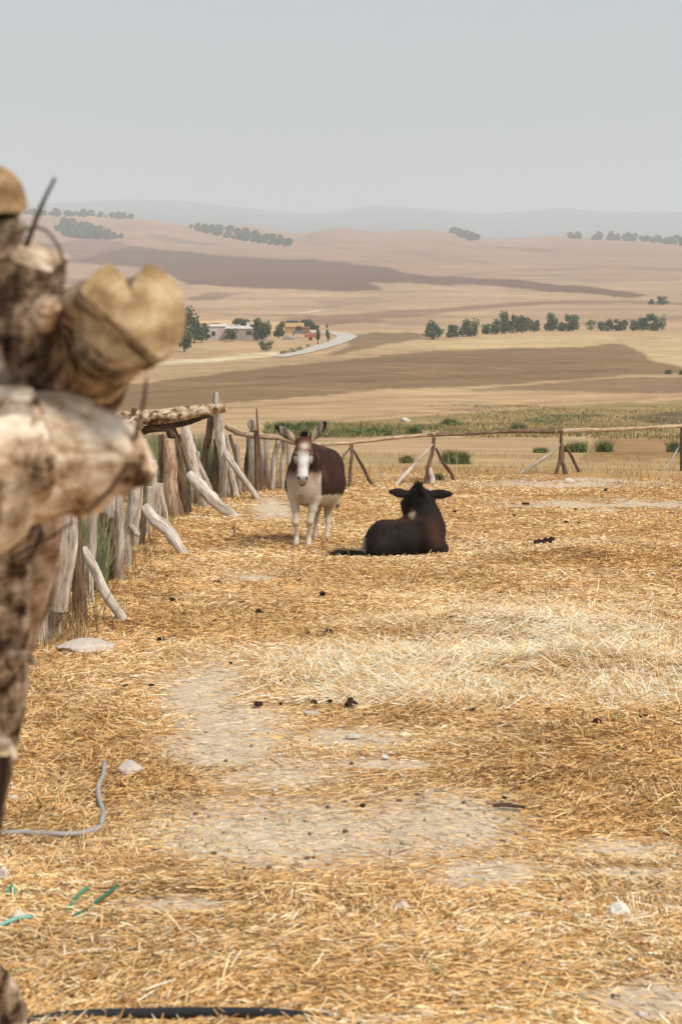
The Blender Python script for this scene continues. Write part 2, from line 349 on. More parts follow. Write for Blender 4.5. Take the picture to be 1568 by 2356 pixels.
def build_ground():
    th = np.concatenate([np.linspace(-80, -17, 60)[:-1], np.linspace(-17, 17, 900), np.linspace(17, 80, 60)[1:]])*math.pi/180
    # rings: fine enough everywhere for the field edges
    r1 = np.exp(np.linspace(math.log(.31), math.log(2.5), 20))[:-1]
    r2 = np.exp(np.linspace(math.log(2.5), math.log(40), 380))[:-1]
    r3 = np.exp(np.linspace(math.log(40), math.log(3200), 900))[:-1]
    r4 = np.exp(np.linspace(math.log(3200), math.log(14500), 120))
    r = np.concatenate([r1, r2, r3, r4])
    R, T = np.meshgrid(r, th, indexing='ij')
    X = R*np.sin(T); Y = R*np.cos(T); Z = G(X, Y)
    px, py = project(X, Y, Z)
    jit = 14*fbm(px/60, py/14, 31, 4)
    C = np.empty(X.shape+(3,)); C[:] = TAN
    jy = py + 4.5*fbm(px/90, py/18, 77, 3) + 2.2*fbm(px/14, py/5, 78, 3)
    jx = px + jit
    for col, poly in FIELDS: C[inpoly(jx, jy, poly)] = col
    for pts, hw, mul in FIELD_RIDGE_LINES:
        lx = [a for a, b in pts]; ly = [b for a, b in pts]
        wob = 2.2*fbm(px/35, px*0+hw*9, 55, 3)
        t = np.clip(1.4-np.abs(py+wob-np.interp(px, lx, ly))/(hw*(1+.6*fbm(px/25, px*0+3, 57, 2))), 0, 1)*(px > lx[0])*(px < lx[-1])*(R > 45)
        C *= (1+(np.array(mul)-1)*t[..., None])
    C *= (1+.10*fbm(X/(R*.05+20), Y/(R*.16+20), 58, 4)*(R > 300))[..., None]
    C *= (1-.10*sstep(700, 1800, R))[..., None]; far = R > 3300; C[far] = srgb(96, 88, 82, K)
    # soften patch edges by one ring
    for _ in range(9): C[1:-1, 1:-1] = (C[1:-1, 1:-1]*2 + C[2:, 1:-1] + C[:-2, 1:-1] + C[1:-1, 2:] + C[1:-1, :-2])/6
    zone = sstep(34.5, 37.5, R + .8*fbm(X/1.5, Y/1.5, 41, 3))
    bare = blobs(BARE, px+40*fbm(X/.5, Y/.8, 51, 3), py+14*fbm(X/.5, Y/.8, 52, 3))
    nn = .5+.5*fbm(X/.9, Y/.9, 61, 4)
    gold = CHAFF*(1-nn[..., None]*.5) + CHAFF2*nn[..., None]*.5
    corral = gold*(1-bare[..., None]) + SOIL*bare[..., None]
    C = corral*(1-zone[..., None]) + C*zone[..., None]
    V = np.stack([X, Y, Z], -1).reshape(-1, 3); nr, nc = X.shape
    i = np.arange(nr-1)[:, None]*nc + np.arange(nc-1)[None, :]
    F = np.stack([i, i+1, i+nc+1, i+nc], -1).reshape(-1, 4)[:, ::-1]
    me_cols = C.reshape(-1, 3); zz = np.repeat(zone.reshape(-1, 1), 3, 1)
    # ground under and behind the viewer
    c0 = len(V); V = np.vstack([V, [[0, -30, float(V[:nc, 2].mean())+1.2]]])
    V = np.vstack([V, [[-60, -40, 1.5], [60, -40, 1.5]]])
    me_cols = np.vstack([me_cols, np.repeat(SOIL[None], 3, 0)]); zz = np.vstack([zz, np.zeros((3, 3))])
    o = mesh_np('ground', V, F, [M['ground']], cols=me_cols, vecs={'zone': zz}, smooth=True)
    return tag(o, kind='structure')
build_ground()
bk = mesh_np('ground', [(-90, -60, -1.15), (90, -60, -1.15), (90, .3, -1.22), (.31, .06, -1.19), (-.31, .06, -1.19), (-90, .3, -1.22)], [(0, 1, 2, 3, 4, 5)], [M['ground']], cols=np.repeat(SOIL[None], 6, 0), vecs={'zone': np.zeros((6, 3))})
tag(bk, kind='structure')

def ribbon_strip(pts, wid, name, mat, col, lift=.1, kind='structure'):
    """sheet draped over the terrain along pts (x, y)"""
    dense = []
    for a, b in zip(pts[:-1], pts[1:]):
        for t in np.linspace(0, 1, 24, endpoint=False): dense.append([a[k]*(1-t)+b[k]*t for k in range(3)])
    dense.append(list(pts[-1])); D = np.array(dense)
    for _ in range(6): D[1:-1] = (D[:-2]+D[1:-1]+D[2:])/3
    V = []; n = len(D); m = 7
    for i in range(n):
        d = D[min(i+1, n-1), :2]-D[max(i-1, 0), :2]; d = d/np.hypot(*d); s = np.array([d[1], -d[0]])
        for k in range(m):
            q = D[i, :2] + s*D[i, 2]*(k/(m-1)-.5); V.append((q[0], q[1], float(G(q[0], q[1]))+lift))
    F = [(i*m+k, i*m+k+1, (i+1)*m+k+1, (i+1)*m+k) for i in range(n-1) for k in range(m-1)]
    o = mesh_np(name, V, F, [mat], cols=np.repeat(np.array(col)[None], len(V), 0)); return tag(o, kind=kind)
rp = []
for xd, yd, wd in [(640, 822, 3.2), (700, 811, 3.4), (730, 802, 3.8), (765, 791, 4.4), (790, 781, 4.8), (800, 774, 5.2), (788, 769, 5.5), (765, 766, 5), (740, 764, 4)]:
    q = onG(xd, yd); rp.append((q.x, q.y, wd))
ribbon_strip(rp, 0, 'road', M['plain'], srgb(206, 196, 184, K), .12)
rp = []
for xd, yd, wd in [(680, 722, 3), (715, 718, 4), (740, 714, 4), (790, 712, 2.5)]:
    q = onG(xd, yd); rp.append((q.x, q.y, wd))
ribbon_strip(rp, 0, 'dirt_road', M['plain'], srgb(222, 205, 185, K), .12)

# ------------------------------------------------------------------ straw (uncountable)
def straws(n, rlo, rhi, seed, side=False):
    rg = np.random.default_rng(seed)
    r = rlo + (rhi-rlo)*rg.random(n)**.9; th = (rg.random(n)*2-1)*math.radians(14.5) - math.radians(.3)
    if side: th = math.radians(13.8)+rg.random(n)*math.radians(19); th = np.where(rg.random(n) < (.8 if rhi < 12 else 1), th, -th)
    x = r*np.sin(th); y = r*np.cos(th); z = G(x, y)
    px, py = project(x, y, z)
    jx = px+40*fbm(x/.5, y/.8, 51, 3); jy = py+14*fbm(x/.5, y/.8, 52, 3)
    bare = blobs(BARE, jx, jy)
    clump = .5+.5*fbm(x/.35, y/.35, 91, 3)
    keep = rg.random(n) < (1-.94*bare)*(.55+.6*clump)
    lim = 33.6 + .8*fbm(x/1.5, y/1.5, 41, 3); keep &= r < lim
    # left limit: the straw stops at the stake fence
    x, y, z, r, px, py, bare, clump = [a[keep] for a in (x, y, z, r, px, py, bare, clump)]; n = len(x)
    pale = blobs(PALE, px+30*fbm(x, y, 71, 2), py+10*fbm(x, y, 72, 2)); gold = blobs(GOLD, px, py)
    base = 0.25 + .55*sstep(.35, .75, .5+.5*fbm(x/1.1, y/1.1, 93, 3))
    L = (.016+.062*rg.random(n)**1.7)*(1+.9*pale+.35*gold)*(.68+.32*sstep(4, 9, r)); L = np.where(rg.random(n) < .05, L*2.2, L)
    wd = (.0026+.003*rg.random(n))*np.maximum(1, r/10)*(1-.3*pale)*(.72+.28*sstep(4, 9, r))
    flow = 1.2*fbm(x/.8, y/.8, 95, 2)*math.pi
    hd = np.where(rg.random(n) < .35, flow, rg.random(n)*2*math.pi)
    up = np.abs(rg.normal(0, .14, n))*(1+1.3*pale+.5*gold*(clump > .55)); up = np.where(rg.random(n) < .02, up+.6, up)
    up = np.clip(up, 0, 1.2); up *= (1-.8*bare)
    thick = (.004+.035*clump*rg.random(n)*(1+pale*1.0))*(1-bare)
    dx = np.cos(hd)*np.cos(up); dy = np.sin(hd)*np.cos(up); dz = np.sin(up)*np.where(rg.random(n) < .5, 1, -1)*1.0
    tx, ty = -L/2*dx, -L/2*dy
    c = np.stack([x, y, z + thick + np.abs(dz)*L*.45], 1)
    d = np.stack([dx, dy, dz], 1)
    # follow the slope of the ground
    sl = -.1; d[:, 2] += d[:, 1]*sl
    side = np.stack([-dy, dx, rg.normal(0, .7, n)], 1); side /= np.linalg.norm(side, axis=1)[:, None]
    bend = np.stack([-dy*rg.normal(0, .025, n), dx*rg.normal(0, .025, n), rg.normal(.01, .02, n)], 1)*L[:, None]
    A = c - d*L[:, None]/2; B = c + bend; E = c + d*L[:, None]/2
    h = side*wd[:, None]/2
    V = np.stack([A-h, A+h, B+h, B-h, E+h*.7, E-h*.7], 1).reshape(-1, 3)
    i = np.arange(n)[:, None]*6
    F = np.concatenate([i+np.array([0, 1, 2, 3]), i+np.array([3, 2, 4, 5])], 0)
    t = rg.random(n)
    pal = np.array([srgb(122, 86, 50), srgb(194, 147, 88), srgb(224, 181, 120), srgb(240, 211, 166), srgb(250, 238, 216)])
    u = np.clip(t*2.9 - .1 + 1.35*base + 1.5*pale - .4*gold + rg.normal(0, .35, n) - .1, 0, 3.999)
    k = u.astype(int); f = (u-k)[:, None]; C = pal[k]*(1-f)+pal[k+1]*f
    C = C*(.85+.3*rg.random(n))[:, None]
    C = C*(1+.22*fbm(x/.45, y/.6, 97, 3)*(1-pale))[:, None]  # random tone for brown clumps and painted-in shadows among the straw
    dark = rg.random(n) < .035; C[dark] = C[dark]*.35
    grn = rg.random(n) < .003; C[grn] = srgb(110, 140, 84, K)
    return V, F, np.repeat(C, 6, 0)
Vs, Fs, Cs, off = [], [], [], 0
for n, a, b, sd_, sd2 in [(280000, 2.3, 6, 1, False), (260000, 5.5, 12, 2, False), (250000, 11, 20, 3, False), (210000, 18, 34.5, 4, False), (110000, 2.0, 10, 5, True), (120000, 9, 34.5, 6, True)]:
    V, F, C = straws(n, a, b, sd_, sd2); Vs.append(V); Fs.append(F+off); Cs.append(C); off += len(V)
tag(mesh_np('straw', np.vstack(Vs), np.vstack(Fs), [M['straw']], cols=np.clip(np.vstack(Cs), 0, .9)), 'loose golden and pale straw covering the corral ground', 'straw', kind='stuff')

# ------------------------------------------------------------------ logs
def wood_log(name, pts, rad, mat, parent=None, seed=0, seg=14, rough=.10, notch=(), cap=True, label=None, knots=0, step=None, lumps=0, shape=None, capmat=None):
    """a swept log; pts world points, rad radii; notch = list of (angle, halfwidth, depth)"""
    rg = random.Random(seed*13+5); pts = [Vector(p) for p in pts]
    if not hasattr(rad, '__len__'): rad = [rad]*len(pts)
    Lt = sum((b-a).length for a, b in zip(pts[:-1], pts[1:])); step = step or max(Lt/40, min(rad)*.9)
    S = [0]
    for a, b in zip(pts[:-1], pts[1:]): S.append(S[-1]+(b-a).length)
    n = max(6, int(Lt/step)); cen = []; rr = []
    for i in range(n+1):
        s = Lt*i/n; k = min(max(j for j in range(len(S)) if S[j] <= s+1e-9), len(pts)-2)
        t = (s-S[k])/max(S[k+1]-S[k], 1e-9); t2 = t
        cen.append(pts[k].lerp(pts[k+1], t2)); rr.append(rad[k]*(1-t)+rad[k+1]*t)
    for _ in range(3):
        cc = cen[:]
        for i in range(1, n): cen[i] = (cc[i-1]+cc[i]*2+cc[i+1])/4
    R0 = sum(rr)/len(rr)
    ph = [rg.uniform(0, 6.28) for _ in range(4)]
    for i in range(1, n):       # natural wander
        s = i/n; wob = Vector((math.sin(s*7+ph[0]), math.sin(s*6+ph[1]), math.sin(s*8+ph[2])))*R0*.22*math.sin(s*math.pi)
        cen[i] = cen[i]+wob
    kn = [(rg.random(), rg.uniform(0, 6.28), rg.uniform(.2, .45)) for _ in range(knots)]
    ax = (pts[-1]-pts[0]).normalized(); ref = Vector((0, -1, 0)) if abs(ax.y) < .9 else Vector((0, 0, 1))
    V = []; Gr = []
    angs = [2*math.pi*k/seg for k in range(seg)]
    if notch or shape:
        seg = 96; angs = [2*math.pi*k/seg for k in range(seg)]
    AA = np.array(angs); ii = np.arange(n+1)[:, None]; SS = Lt*ii/n; RRr = np.array(rr)[:, None]
    nz = fbm(np.cos(AA)[None]*1.6+seed*3.1+SS/R0*.28, np.sin(AA)[None]*1.6+SS/R0*.12+seed*1.7, seed, 3)
    nz2 = np.sin(AA*3+ph[3]+SS/R0*.15)*.5+np.sin(AA*5+ph[1]-SS/R0*.2)*.3
    RR_ = RRr*(1+rough*1.3*nz+rough*.7*nz2)
    if lumps: RR_ = RR_*(1+lumps*fbm(np.cos(AA)[None]*2.6+seed+SS/R0*1.3, np.sin(AA)[None]*2.6+SS/R0*.9-seed, seed+5, 3))
    for (ks, ka, kh) in kn:
        da = (AA-ka+math.pi) % (2*math.pi)-math.pi
        RR_ = RR_+RRr*kh*np.exp(-(da/.45)**2-((ii/n-ks)*Lt/(R0*.8))**2)
    for i in range(n+1):
        d = (cen[min(i+1, n)]-cen[max(i-1, 0)]).normalized(); u = (ref - d*ref.dot(d)).normalized(); v = d.cross(u)
        s = Lt*i/n
        for q_, a in enumerate(angs):
            dr = u*math.cos(a)+v*math.sin(a); r = float(RR_[i, q_])
            if shape: r *= shape(dr)
            V.append(cen[i]+dr*r)
            Gr.append((math.cos(a)*.06+seed*.37, math.sin(a)*.06, s*.12))
    F = []; mi = []
    for i in range(n):
        for k in range(seg):
            F.append((i*seg+k, i*seg+(k+1) % seg, (i+1)*seg+(k+1) % seg, (i+1)*seg+k)); mi.append(0)
    for end, base in ((0, 0), (1, n*seg)):
        c = cen[0] if end == 0 else cen[-1]; d = (cen[1]-cen[0]).normalized()*-1 if end == 0 else (cen[-1]-cen[-2]).normalized()
        rc = rr[0] if end == 0 else rr[-1]
        m0 = len(V); tilt = rg.uniform(-.3, .3)
        for k in range(seg):
            V.append(Vector(V[base+k])); q = V[base+k]-c; Gr.append((q.dot(ref.cross(d))*1.0, q.dot(ref), seed*.3))
        V.append(c+d*rc*.12); Gr.append((0, 0, seed*.3)); ci = len(V)-1
        for k in range(seg):
            a, b = m0+k, m0+(k+1) % seg
            F.append((b, a, ci) if end == 0 else (a, b, ci)); mi.append(1)
    o = mesh_np(name, [tuple(v) for v in V], F, [mat, capmat or M['cut']], parent, vecs={'grain': Gr}, smooth=True, midx=mi)
    if label: o['label'] = label
    return o

def px_log(name, pl, Y, parent, mat, seed, **k):
    """pl: list of (xd, yd, width px); Y depth or list of depths"""
    if not hasattr(Y, '__len__'): Y = [Y]*len(pl)
    fat = k.pop('fat', 1.0); pts = [P(a, b, y) for (a, b, c), y in zip(pl, Y)]; rad = [fat*c/2*y/FPX for (a, b, c), y in zip(pl, Y)]
    return wood_log(name, pts, rad, mat, parent, seed, **k)
def depth(xd, yd): return onG(xd, yd).y

# ---- foreground fence end, close to the lens on the left
fg = thing('log_fence', 'rough stacked log fence end filling the left edge, with cut log ends and peeling bark', 'log fence', tuple(P(20, 1900, 2.2)))
E0, E1 = P(302, 722, 1.50), P(120, 905, 2.05)
def wedge(ax_, az_, hw, dep, base):
    a0 = math.atan2(az_, ax_)
    def f(dr):
        a = math.atan2(dr.z, dr.x); r = base(dr); da = abs((a-a0+math.pi) % (2*math.pi)-math.pi)
        return r*(1-dep*(1-da/hw)) if da < hw else r
    return f
def half(nx, nz_, h, cx_=0., cz_=0.):
    """unit disc cut by a crack line, seen from the piece's own centre"""
    def f(dr):
        l = math.hypot(dr.x, dr.z) or 1; x, z = dr.x/l, dr.z/l
        b = cx_*x+cz_*z; r = -b+math.sqrt(max(b*b-(cx_*cx_+cz_*cz_)+1, 1e-6))
        t = x*nx+z*nz_
        if t > 1e-6: r = min(r, (h-(cx_*nx+cz_*nz_))/t)
        return max(r, .02)
    return f
nx, nz_ = -.66, -.75
wood_log('rail', [E0, E0.lerp(E1, .35), E0.lerp(E1, .7), E1], [.0505, .053, .052, .05], M['fg_bark'], fg, 3, rough=.03, step=.012,
         shape=wedge(-.06, 1, .34, .62, half(nx, nz_, .30)), label='short log with a split round cut end')
E2 = E0+Vector((nx*.031, .035, nz_*.031)); E3 = E1+Vector((nx*.031, .02, nz_*.031))
wood_log('rail', [E2, E2.lerp(E3, .5), E3], [.050, .052, .05], M['fg_bark'], fg, 4, rough=.03, step=.012,
         shape=half(-nx, -nz_, -.37, nx*.62, nz_*.62), label='split off lower wedge of the round cut log')
T0, T1 = P(-22, 468, 1.52), P(-150, 520, 2.1)
wood_log('rail', [T0, T0.lerp(T1, .5), T1], [.0345, .037, .038], M['fg_bark'], fg, 5, rough=.05, step=.01, shape=half(0, -1, .24), label='cut log end at the top left corner')
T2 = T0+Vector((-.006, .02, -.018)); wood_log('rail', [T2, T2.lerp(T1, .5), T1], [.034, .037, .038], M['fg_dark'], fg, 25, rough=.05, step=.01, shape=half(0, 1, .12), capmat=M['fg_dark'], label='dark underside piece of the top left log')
px_log('post', [(62, 578, 168), (50, 700, 190), (20, 850, 230), (-10, 1000, 240)], [1.62, 1.63, 1.66, 1.68], fg, M['fg_dark'], 6, rough=.12, knots=5, lumps=.35, capmat=M['fg_bark'], label='stout bark covered post top')
px_log('rail', [(345, 1100, 36), (318, 1078, 90), (262, 1028, 168), (190, 1020, 250), (90, 1050, 285), (-60, 1068, 310), (-300, 1075, 310)], [1.56, 1.57, 1.58, 1.6, 1.6, 1.55, 1.5], fg, M['fg_pale'], 8, rough=.08, knots=12, lumps=.22, seg=40, step=.012, capmat=M['fg_bark'], label='thick pale flaking rail with a broken end')
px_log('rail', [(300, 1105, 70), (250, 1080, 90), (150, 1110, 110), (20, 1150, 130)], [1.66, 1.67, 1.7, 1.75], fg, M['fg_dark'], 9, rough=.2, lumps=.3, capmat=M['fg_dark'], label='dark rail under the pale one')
px_log('rail', [(112, 700, 50), (100, 730, 60), (60, 790, 70)], [1.5, 1.6, 1.8], fg, M['fg_pale'], 10, rough=.15, lumps=.3, capmat=M['fg_pale'])
px_log('post', [(95, 1130, 110), (98, 1235, 96), (72, 1370, 88), (40, 1500, 84), (8, 1650, 80), (-40, 1800, 80), (-120, 2050, 90)], [1.95, 1.97, 2.0, 2.05, 2.1, 2.1, 2.1], fg, M['fg_tan'], 11, rough=.12, knots=5, lumps=.15)
px_log('post', [(20, 1180, 120), (16, 1400, 110), (8, 1600, 90), (-10, 1800, 64), (-40, 2000, 60)], [1.8, 1.85, 1.9, 1.95, 1.95], fg, M['fg_dark'], 12, rough=.2, knots=3, lumps=.2)
px_log('post', [(120, 1150, 60), (112, 1280, 60), (88, 1400, 56), (60, 1480, 56)], [2.1, 2.12, 2.16, 2.2], fg, M['fg_bark'], 13, rough=.15, lumps=.2)
px_log('branch', [(82, 1530, 12), (62, 1505, 26), (30, 1520, 34), (-20, 1600, 30)], [1.8, 1.82, 1.85, 1.9], fg, M['fg_bark'], 14, capmat=M['fg_bark'])
px_log('branch', [(35, 1752, 22), (18, 1720, 34), (-20, 1690, 44)], [1.75, 1.76, 1.78], fg, M['fg_bark'], 15, capmat=M['fg_bark'])
px_log('post', [(10, 1730, 40), (0, 1850, 30), (-20, 1960, 30)], [1.75, 1.76, 1.78], fg, M['dark_wood'], 16)
px_log('twig', [(127, 409, 7), (108, 448, 9), (85, 498, 11), (60, 568, 13)], [1.56]*4, fg, M['dark_wood'], 17)
px_log('twig', [(25, 545, 6), (50, 530, 8), (80, 520, 8), (112, 532, 7), (138, 570, 7), (150, 620, 8), (140, 680, 9)], [1.5]*7, fg, M['brown_wood'], 18)
px_log('twig', [(338, 868, 4), (333, 905, 9), (325, 950, 10), (312, 1010, 13)], [1.56]*4, fg, M['brown_wood'], 19)
px_log('twig', [(172, 1200, 5), (100, 1245, 6), (24, 1285, 7)], [1.75]*3, fg, M['dark_wood'], 20)
px_log('twig', [(300, 1060, 10), (250, 1130, 10), (200, 1180, 6)], [1.52, 1.53, 1.54], fg, M['brown_wood'], 21)
px_log('root', [(-30, 2200, 40), (0, 2270, 60), (20, 2330, 80), (30, 2420, 100)], [2.3, 2.36, 2.38, 2.4], fg, M['fg_bark'], 22, lumps=.3, capmat=M['fg_bark'])

# ---- stake fence along the left
lf = thing('stake_fence', 'weathered grey stake fence running back along the left side of the corral', 'stake fence', tuple(onG(400, 1200)))
GW, BW, TW, DW = M['grey_wood'], M['brown_wood'], M['tan_wood'], M['dark_wood']
LEFT = [
 ('post', [(216, 1170, 16), (208, 1260, 20), (204, 1350, 22), (206, 1400, 22)], GW, (206, 1400), .25),
 ('post', [(128, 1260, 16), (118, 1360, 20), (104, 1470, 22)], BW, (104, 1472), .3),
 ('post', [(250, 1200, 12), (246, 1270, 14), (252, 1335, 15)], TW, (252, 1335), .3),
 ('post', [(352, 1060, 14), (350, 1130, 17), (346, 1215, 20)], GW, (346, 1215), .25),
 ('post', [(372, 1000, 12), (376, 1080, 14), (380, 1190, 16)], BW, (380, 1190), .3),
 ('post', [(455, 1040, 10), (448, 1100, 12), (444, 1165, 14)], GW, (444, 1166), .3),
 ('post', [(545, 1020, 8), (549, 1080, 9), (550, 1134, 11)], GW, (550, 1136), .2),
 ('post', [(600, 1020, 7), (604, 1070, 8), (603, 1124, 9)], GW, (603, 1124), .2),
 ('post', [(108, 1240, 22), (106, 1330, 26), (98, 1400, 26), (92, 1490, 30)], GW, (96, 1488), .1),
 ('post', [(238, 1180, 14), (228, 1260, 16), (222, 1345, 18)], BW, (222, 1345), .3),
 ('post', [(345, 1120, 12), (340, 1180, 14), (336, 1240, 16)], GW, (336, 1240), .15),
 ('post', [(410, 1000, 12), (440, 1080, 14), (452, 1165, 16)], BW, (452, 1165), .2),
 ('branch', [(462, 1052, 3), (466, 1090, 4), (468, 1140, 5)], TW, (468, 1140), .0),
 ('branch', [(413, 1092, 3), (419, 1130, 4), (416, 1178, 4)], TW, (416, 1180), -.1),
 ('post', [(526, 1040, 8), (532, 1090, 9), (534, 1140, 11)], DW, (534, 1142), .2), # kind, [(x,y,w)], material, base (x,y) that fixes the depth, depth offset at foot (props lean towards the camera)
 ('post', [(161, 1180, 30), (158, 1230, 38), (146, 1310, 38), (136, 1404, 36)], GW, (120, 1478), 0),
 ('post', [(140, 1380, 30), (126, 1420, 34), (110, 1484, 40)], GW, (114, 1480), .12),
 ('post', [(172, 1120, 22), (177, 1200, 24), (178, 1320, 28), (184, 1446, 32)], BW, (184, 1442), 0),
 ('brace', [(192, 1262, 18), (222, 1320, 21), (250, 1372, 21), (290, 1437, 20)], GW, (290, 1434), 0),
 ('post', [(259, 1143, 28), (256, 1190, 36), (243, 1260, 32), (232, 1340, 28)], GW, (234, 1336), 0),
 ('post', [(274, 1120, 14), (276, 1200, 17), (274, 1290, 18), (276, 1345, 18)], GW, (276, 1342), 0),
 ('post', [(262, 1190, 20), (262, 1270, 26), (264, 1344, 28)], BW, (266, 1340), .12),
 ('post', [(310, 1110, 20), (303, 1180, 24), (296, 1240, 20), (288, 1312, 20)], GW, (288, 1308), 0),
 ('branch', [(303, 1208, 12), (312, 1228, 10), (320, 1232, 10)], GW, (288, 1308), -.05),
 ('post', [(324, 1100, 18), (322, 1180, 20), (324, 1262, 20)], DW, (323, 1258), 0),
 ('post', [(333, 1010, 10), (322, 1080, 12), (320, 1160, 14), (312, 1262, 14)], GW, (318, 1262), .1),
 ('brace', [(333, 1166, 20), (362, 1200, 27), (398, 1240, 24), (430, 1282, 16)], GW, (430, 1279), 0),
 ('post', [(367, 1112, 18), (366, 1150, 20), (358, 1200, 22)], GW, (362, 1200), 0),
 ('post', [(372, 1140, 9), (378, 1170, 10), (384, 1208, 10)], GW, (384, 1205), 0),
 ('post', [(388, 1010, 22), (388, 1060, 27), (392, 1120, 31), (402, 1190, 33)], TW, (403, 1187), 0),
 ('post', [(386, 968, 22), (404, 1030, 23), (416, 1100, 22), (430, 1186, 22)], DW, (430, 1182), .1),
 ('post', [(422, 968, 17), (434, 1022, 22), (446, 1075, 20), (458, 1120, 18), (478, 1172, 22)], GW, (478, 1168), 0),
 ('post', [(440, 1015, 9), (458, 1070, 11), (482, 1128, 13)], GW, (484, 1150), 0),
 ('brace', [(434, 1090, 19), (462, 1122, 27), (500, 1156, 24), (543, 1193, 17)], GW, (543, 1190), 0),
 ('post', [(487, 955, 15), (478, 1010, 15), (470, 1060, 13), (464, 1110, 13)], BW, (466, 1145), .1),
 ('post', [(497, 902, 9), (496, 925, 14), (504, 955, 19), (507, 1000, 21), (512, 1060, 18), (510, 1150, 17)], GW, (510, 1147), 0),
 ('post', [(500, 1010, 14), (499, 1070, 17), (492, 1145, 16)], DW, (494, 1148), .08),
 ('brace', [(517, 1040, 12), (545, 1080, 13), (570, 1115, 13), (594, 1150, 11)], GW, (594, 1148), 0),
 ('post', [(520, 1000, 9), (527, 1060, 10), (541, 1144, 16)], GW, (540, 1143), 0),
 ('post', [(516, 1040, 10), (520, 1100, 12), (526, 1142, 14)], GW, (526, 1142), .08),
 ('post', [(528, 1000, 6), (544, 1060, 8), (556, 1132, 10)], BW, (556, 1134), 0),
 ('post', [(583, 965, 10), (581, 1010, 16), (578, 1070, 14), (574, 1124, 15)], GW, (574, 1122), 0),
 ('post', [(572, 1000, 8), (570, 1060, 11), (566, 1120, 12)], DW, (566, 1122), .08),
 ('post', [(590, 940, 3), (594, 1000, 4), (601, 1090, 5)], BW, (592, 1133), -.08),
 ('post', [(590, 990, 10), (590, 1060, 9), (591, 1134, 11)], BW, (591, 1132), 0),
 ('post', [(614, 1006, 12), (613, 1060, 11), (611, 1123, 12)], GW, (611, 1121), 0),
 ('post', [(640, 1008, 11), (632, 1055, 11), (625, 1128, 14)], GW, (626, 1126), 0),
 ('post', [(652, 1014, 9), (650, 1070, 9), (648, 1128, 10)], GW, (648, 1127), 0),
 ('post', [(664, 1018, 9), (664, 1070, 9), (668, 1125, 11)], GW, (668, 1124), 0),
 ('post', [(600, 1060, 5), (601, 1130, 7)], BW, (601, 1130), 0),
 ('rail', [(277, 964, 26), (320, 960, 30), (360, 958, 30), (413, 954, 27), (470, 945, 22), (518, 938, 20)], M['flaky'], (430, 1182), -.05),
 ('rail', [(235, 1020, 30), (285, 988, 32), (322, 966, 26)], M['flaky'], (430, 1182), -.3),
 ('rail', [(326, 994, 12), (380, 980, 13), (430, 974, 12), (480, 952, 11)], DW, (430, 1182), .1),
 ('rail', [(332, 988, 14), (370, 982, 15), (392, 984, 14), (398, 1004, 14)], DW, (430, 1182), .0),
 ('rail', [(519, 978, 11), (540, 993, 12), (566, 999, 11)], TW, (560, 1134), -.05),
 ('rail', [(560, 999, 10), (600, 1003, 12), (640, 1007, 12), (676, 1018, 11), (700, 1022, 10)], TW, (640, 1127), -.1),
 ('branch', [(470, 945, 8), (488, 938, 9), (490, 930, 9)], GW, (505, 1148), -.1),
 ('branch', [(500, 940, 6), (508, 930, 7), (511, 925, 6)], TW, (505, 1148), -.05),
 ('branch', [(310, 958, 12), (306, 942, 8), (316, 945, 3)], DW, (430, 1182), -.1),
 ('branch', [(575, 985, 6), (572, 972, 6), (578, 962, 4)], GW, (574, 1122), -.05),
 ('branch', [(586, 990, 12), (590, 978, 10), (584, 968, 5)], TW, (574, 1122), -.1),
]
for i, (kind, pl, mt, bs, dy) in enumerate(LEFT):
    Y0 = depth(*bs)+dy
    if kind == 'brace':
        n = len(pl); Ys = [Y0+1.0*(1-k/(n-1))*.0 + .35*(n-1-k)/(n-1) for k in range(n)]
    else: Ys = [Y0]*len(pl)
    if kind == 'rail' and i > 10:
        pass
    bx = px_log(kind, pl, Ys, lf, mt, 40+i, rough=.12, knots=(9 if kind == 'rail' else 3) if pl[0][2] > 10 else 0, seg=12, lumps=.16 if kind == 'rail' else .09, fat=1.16, capmat=mt)

# ---- low rail fence across the far side
ff = thing('rail_fence', 'low far rail fence of one long pole on tripods of crooked sticks', 'rail fence', tuple(onG(1290, 1089)))
FY = lambda x: np.interp(x, [640, 805, 990, 1290, 1565, 1800], [depth(648, 1126), depth(805, 1119), depth(985, 1112), depth(1290, 1090), depth(1565, 1082), depth(1565, 1080)])
railp = [(690, 1026, 9), (740, 1022, 9), (800, 1018, 9), (870, 1011, 9), (940, 1005, 9), (1000, 999, 9)]
rail2 = [(985, 1001, 9), (1060, 998, 8), (1130, 994, 9), (1200, 992, 10), (1290, 991, 13)]
rail3 = [(1272, 992, 13), (1330, 990, 11), (1400, 988, 10), (1470, 985, 9), (1540, 982, 9), (1620, 978, 9), (1800, 972, 9)]
for k, (rl, m_) in enumerate(((railp, TW), (rail2, BW), (rail3, TW))):
    px_log('rail', rl, [float(FY(a[0])) for a in rl], ff, m_, 100+k, rough=.1, knots=6, seg=10)
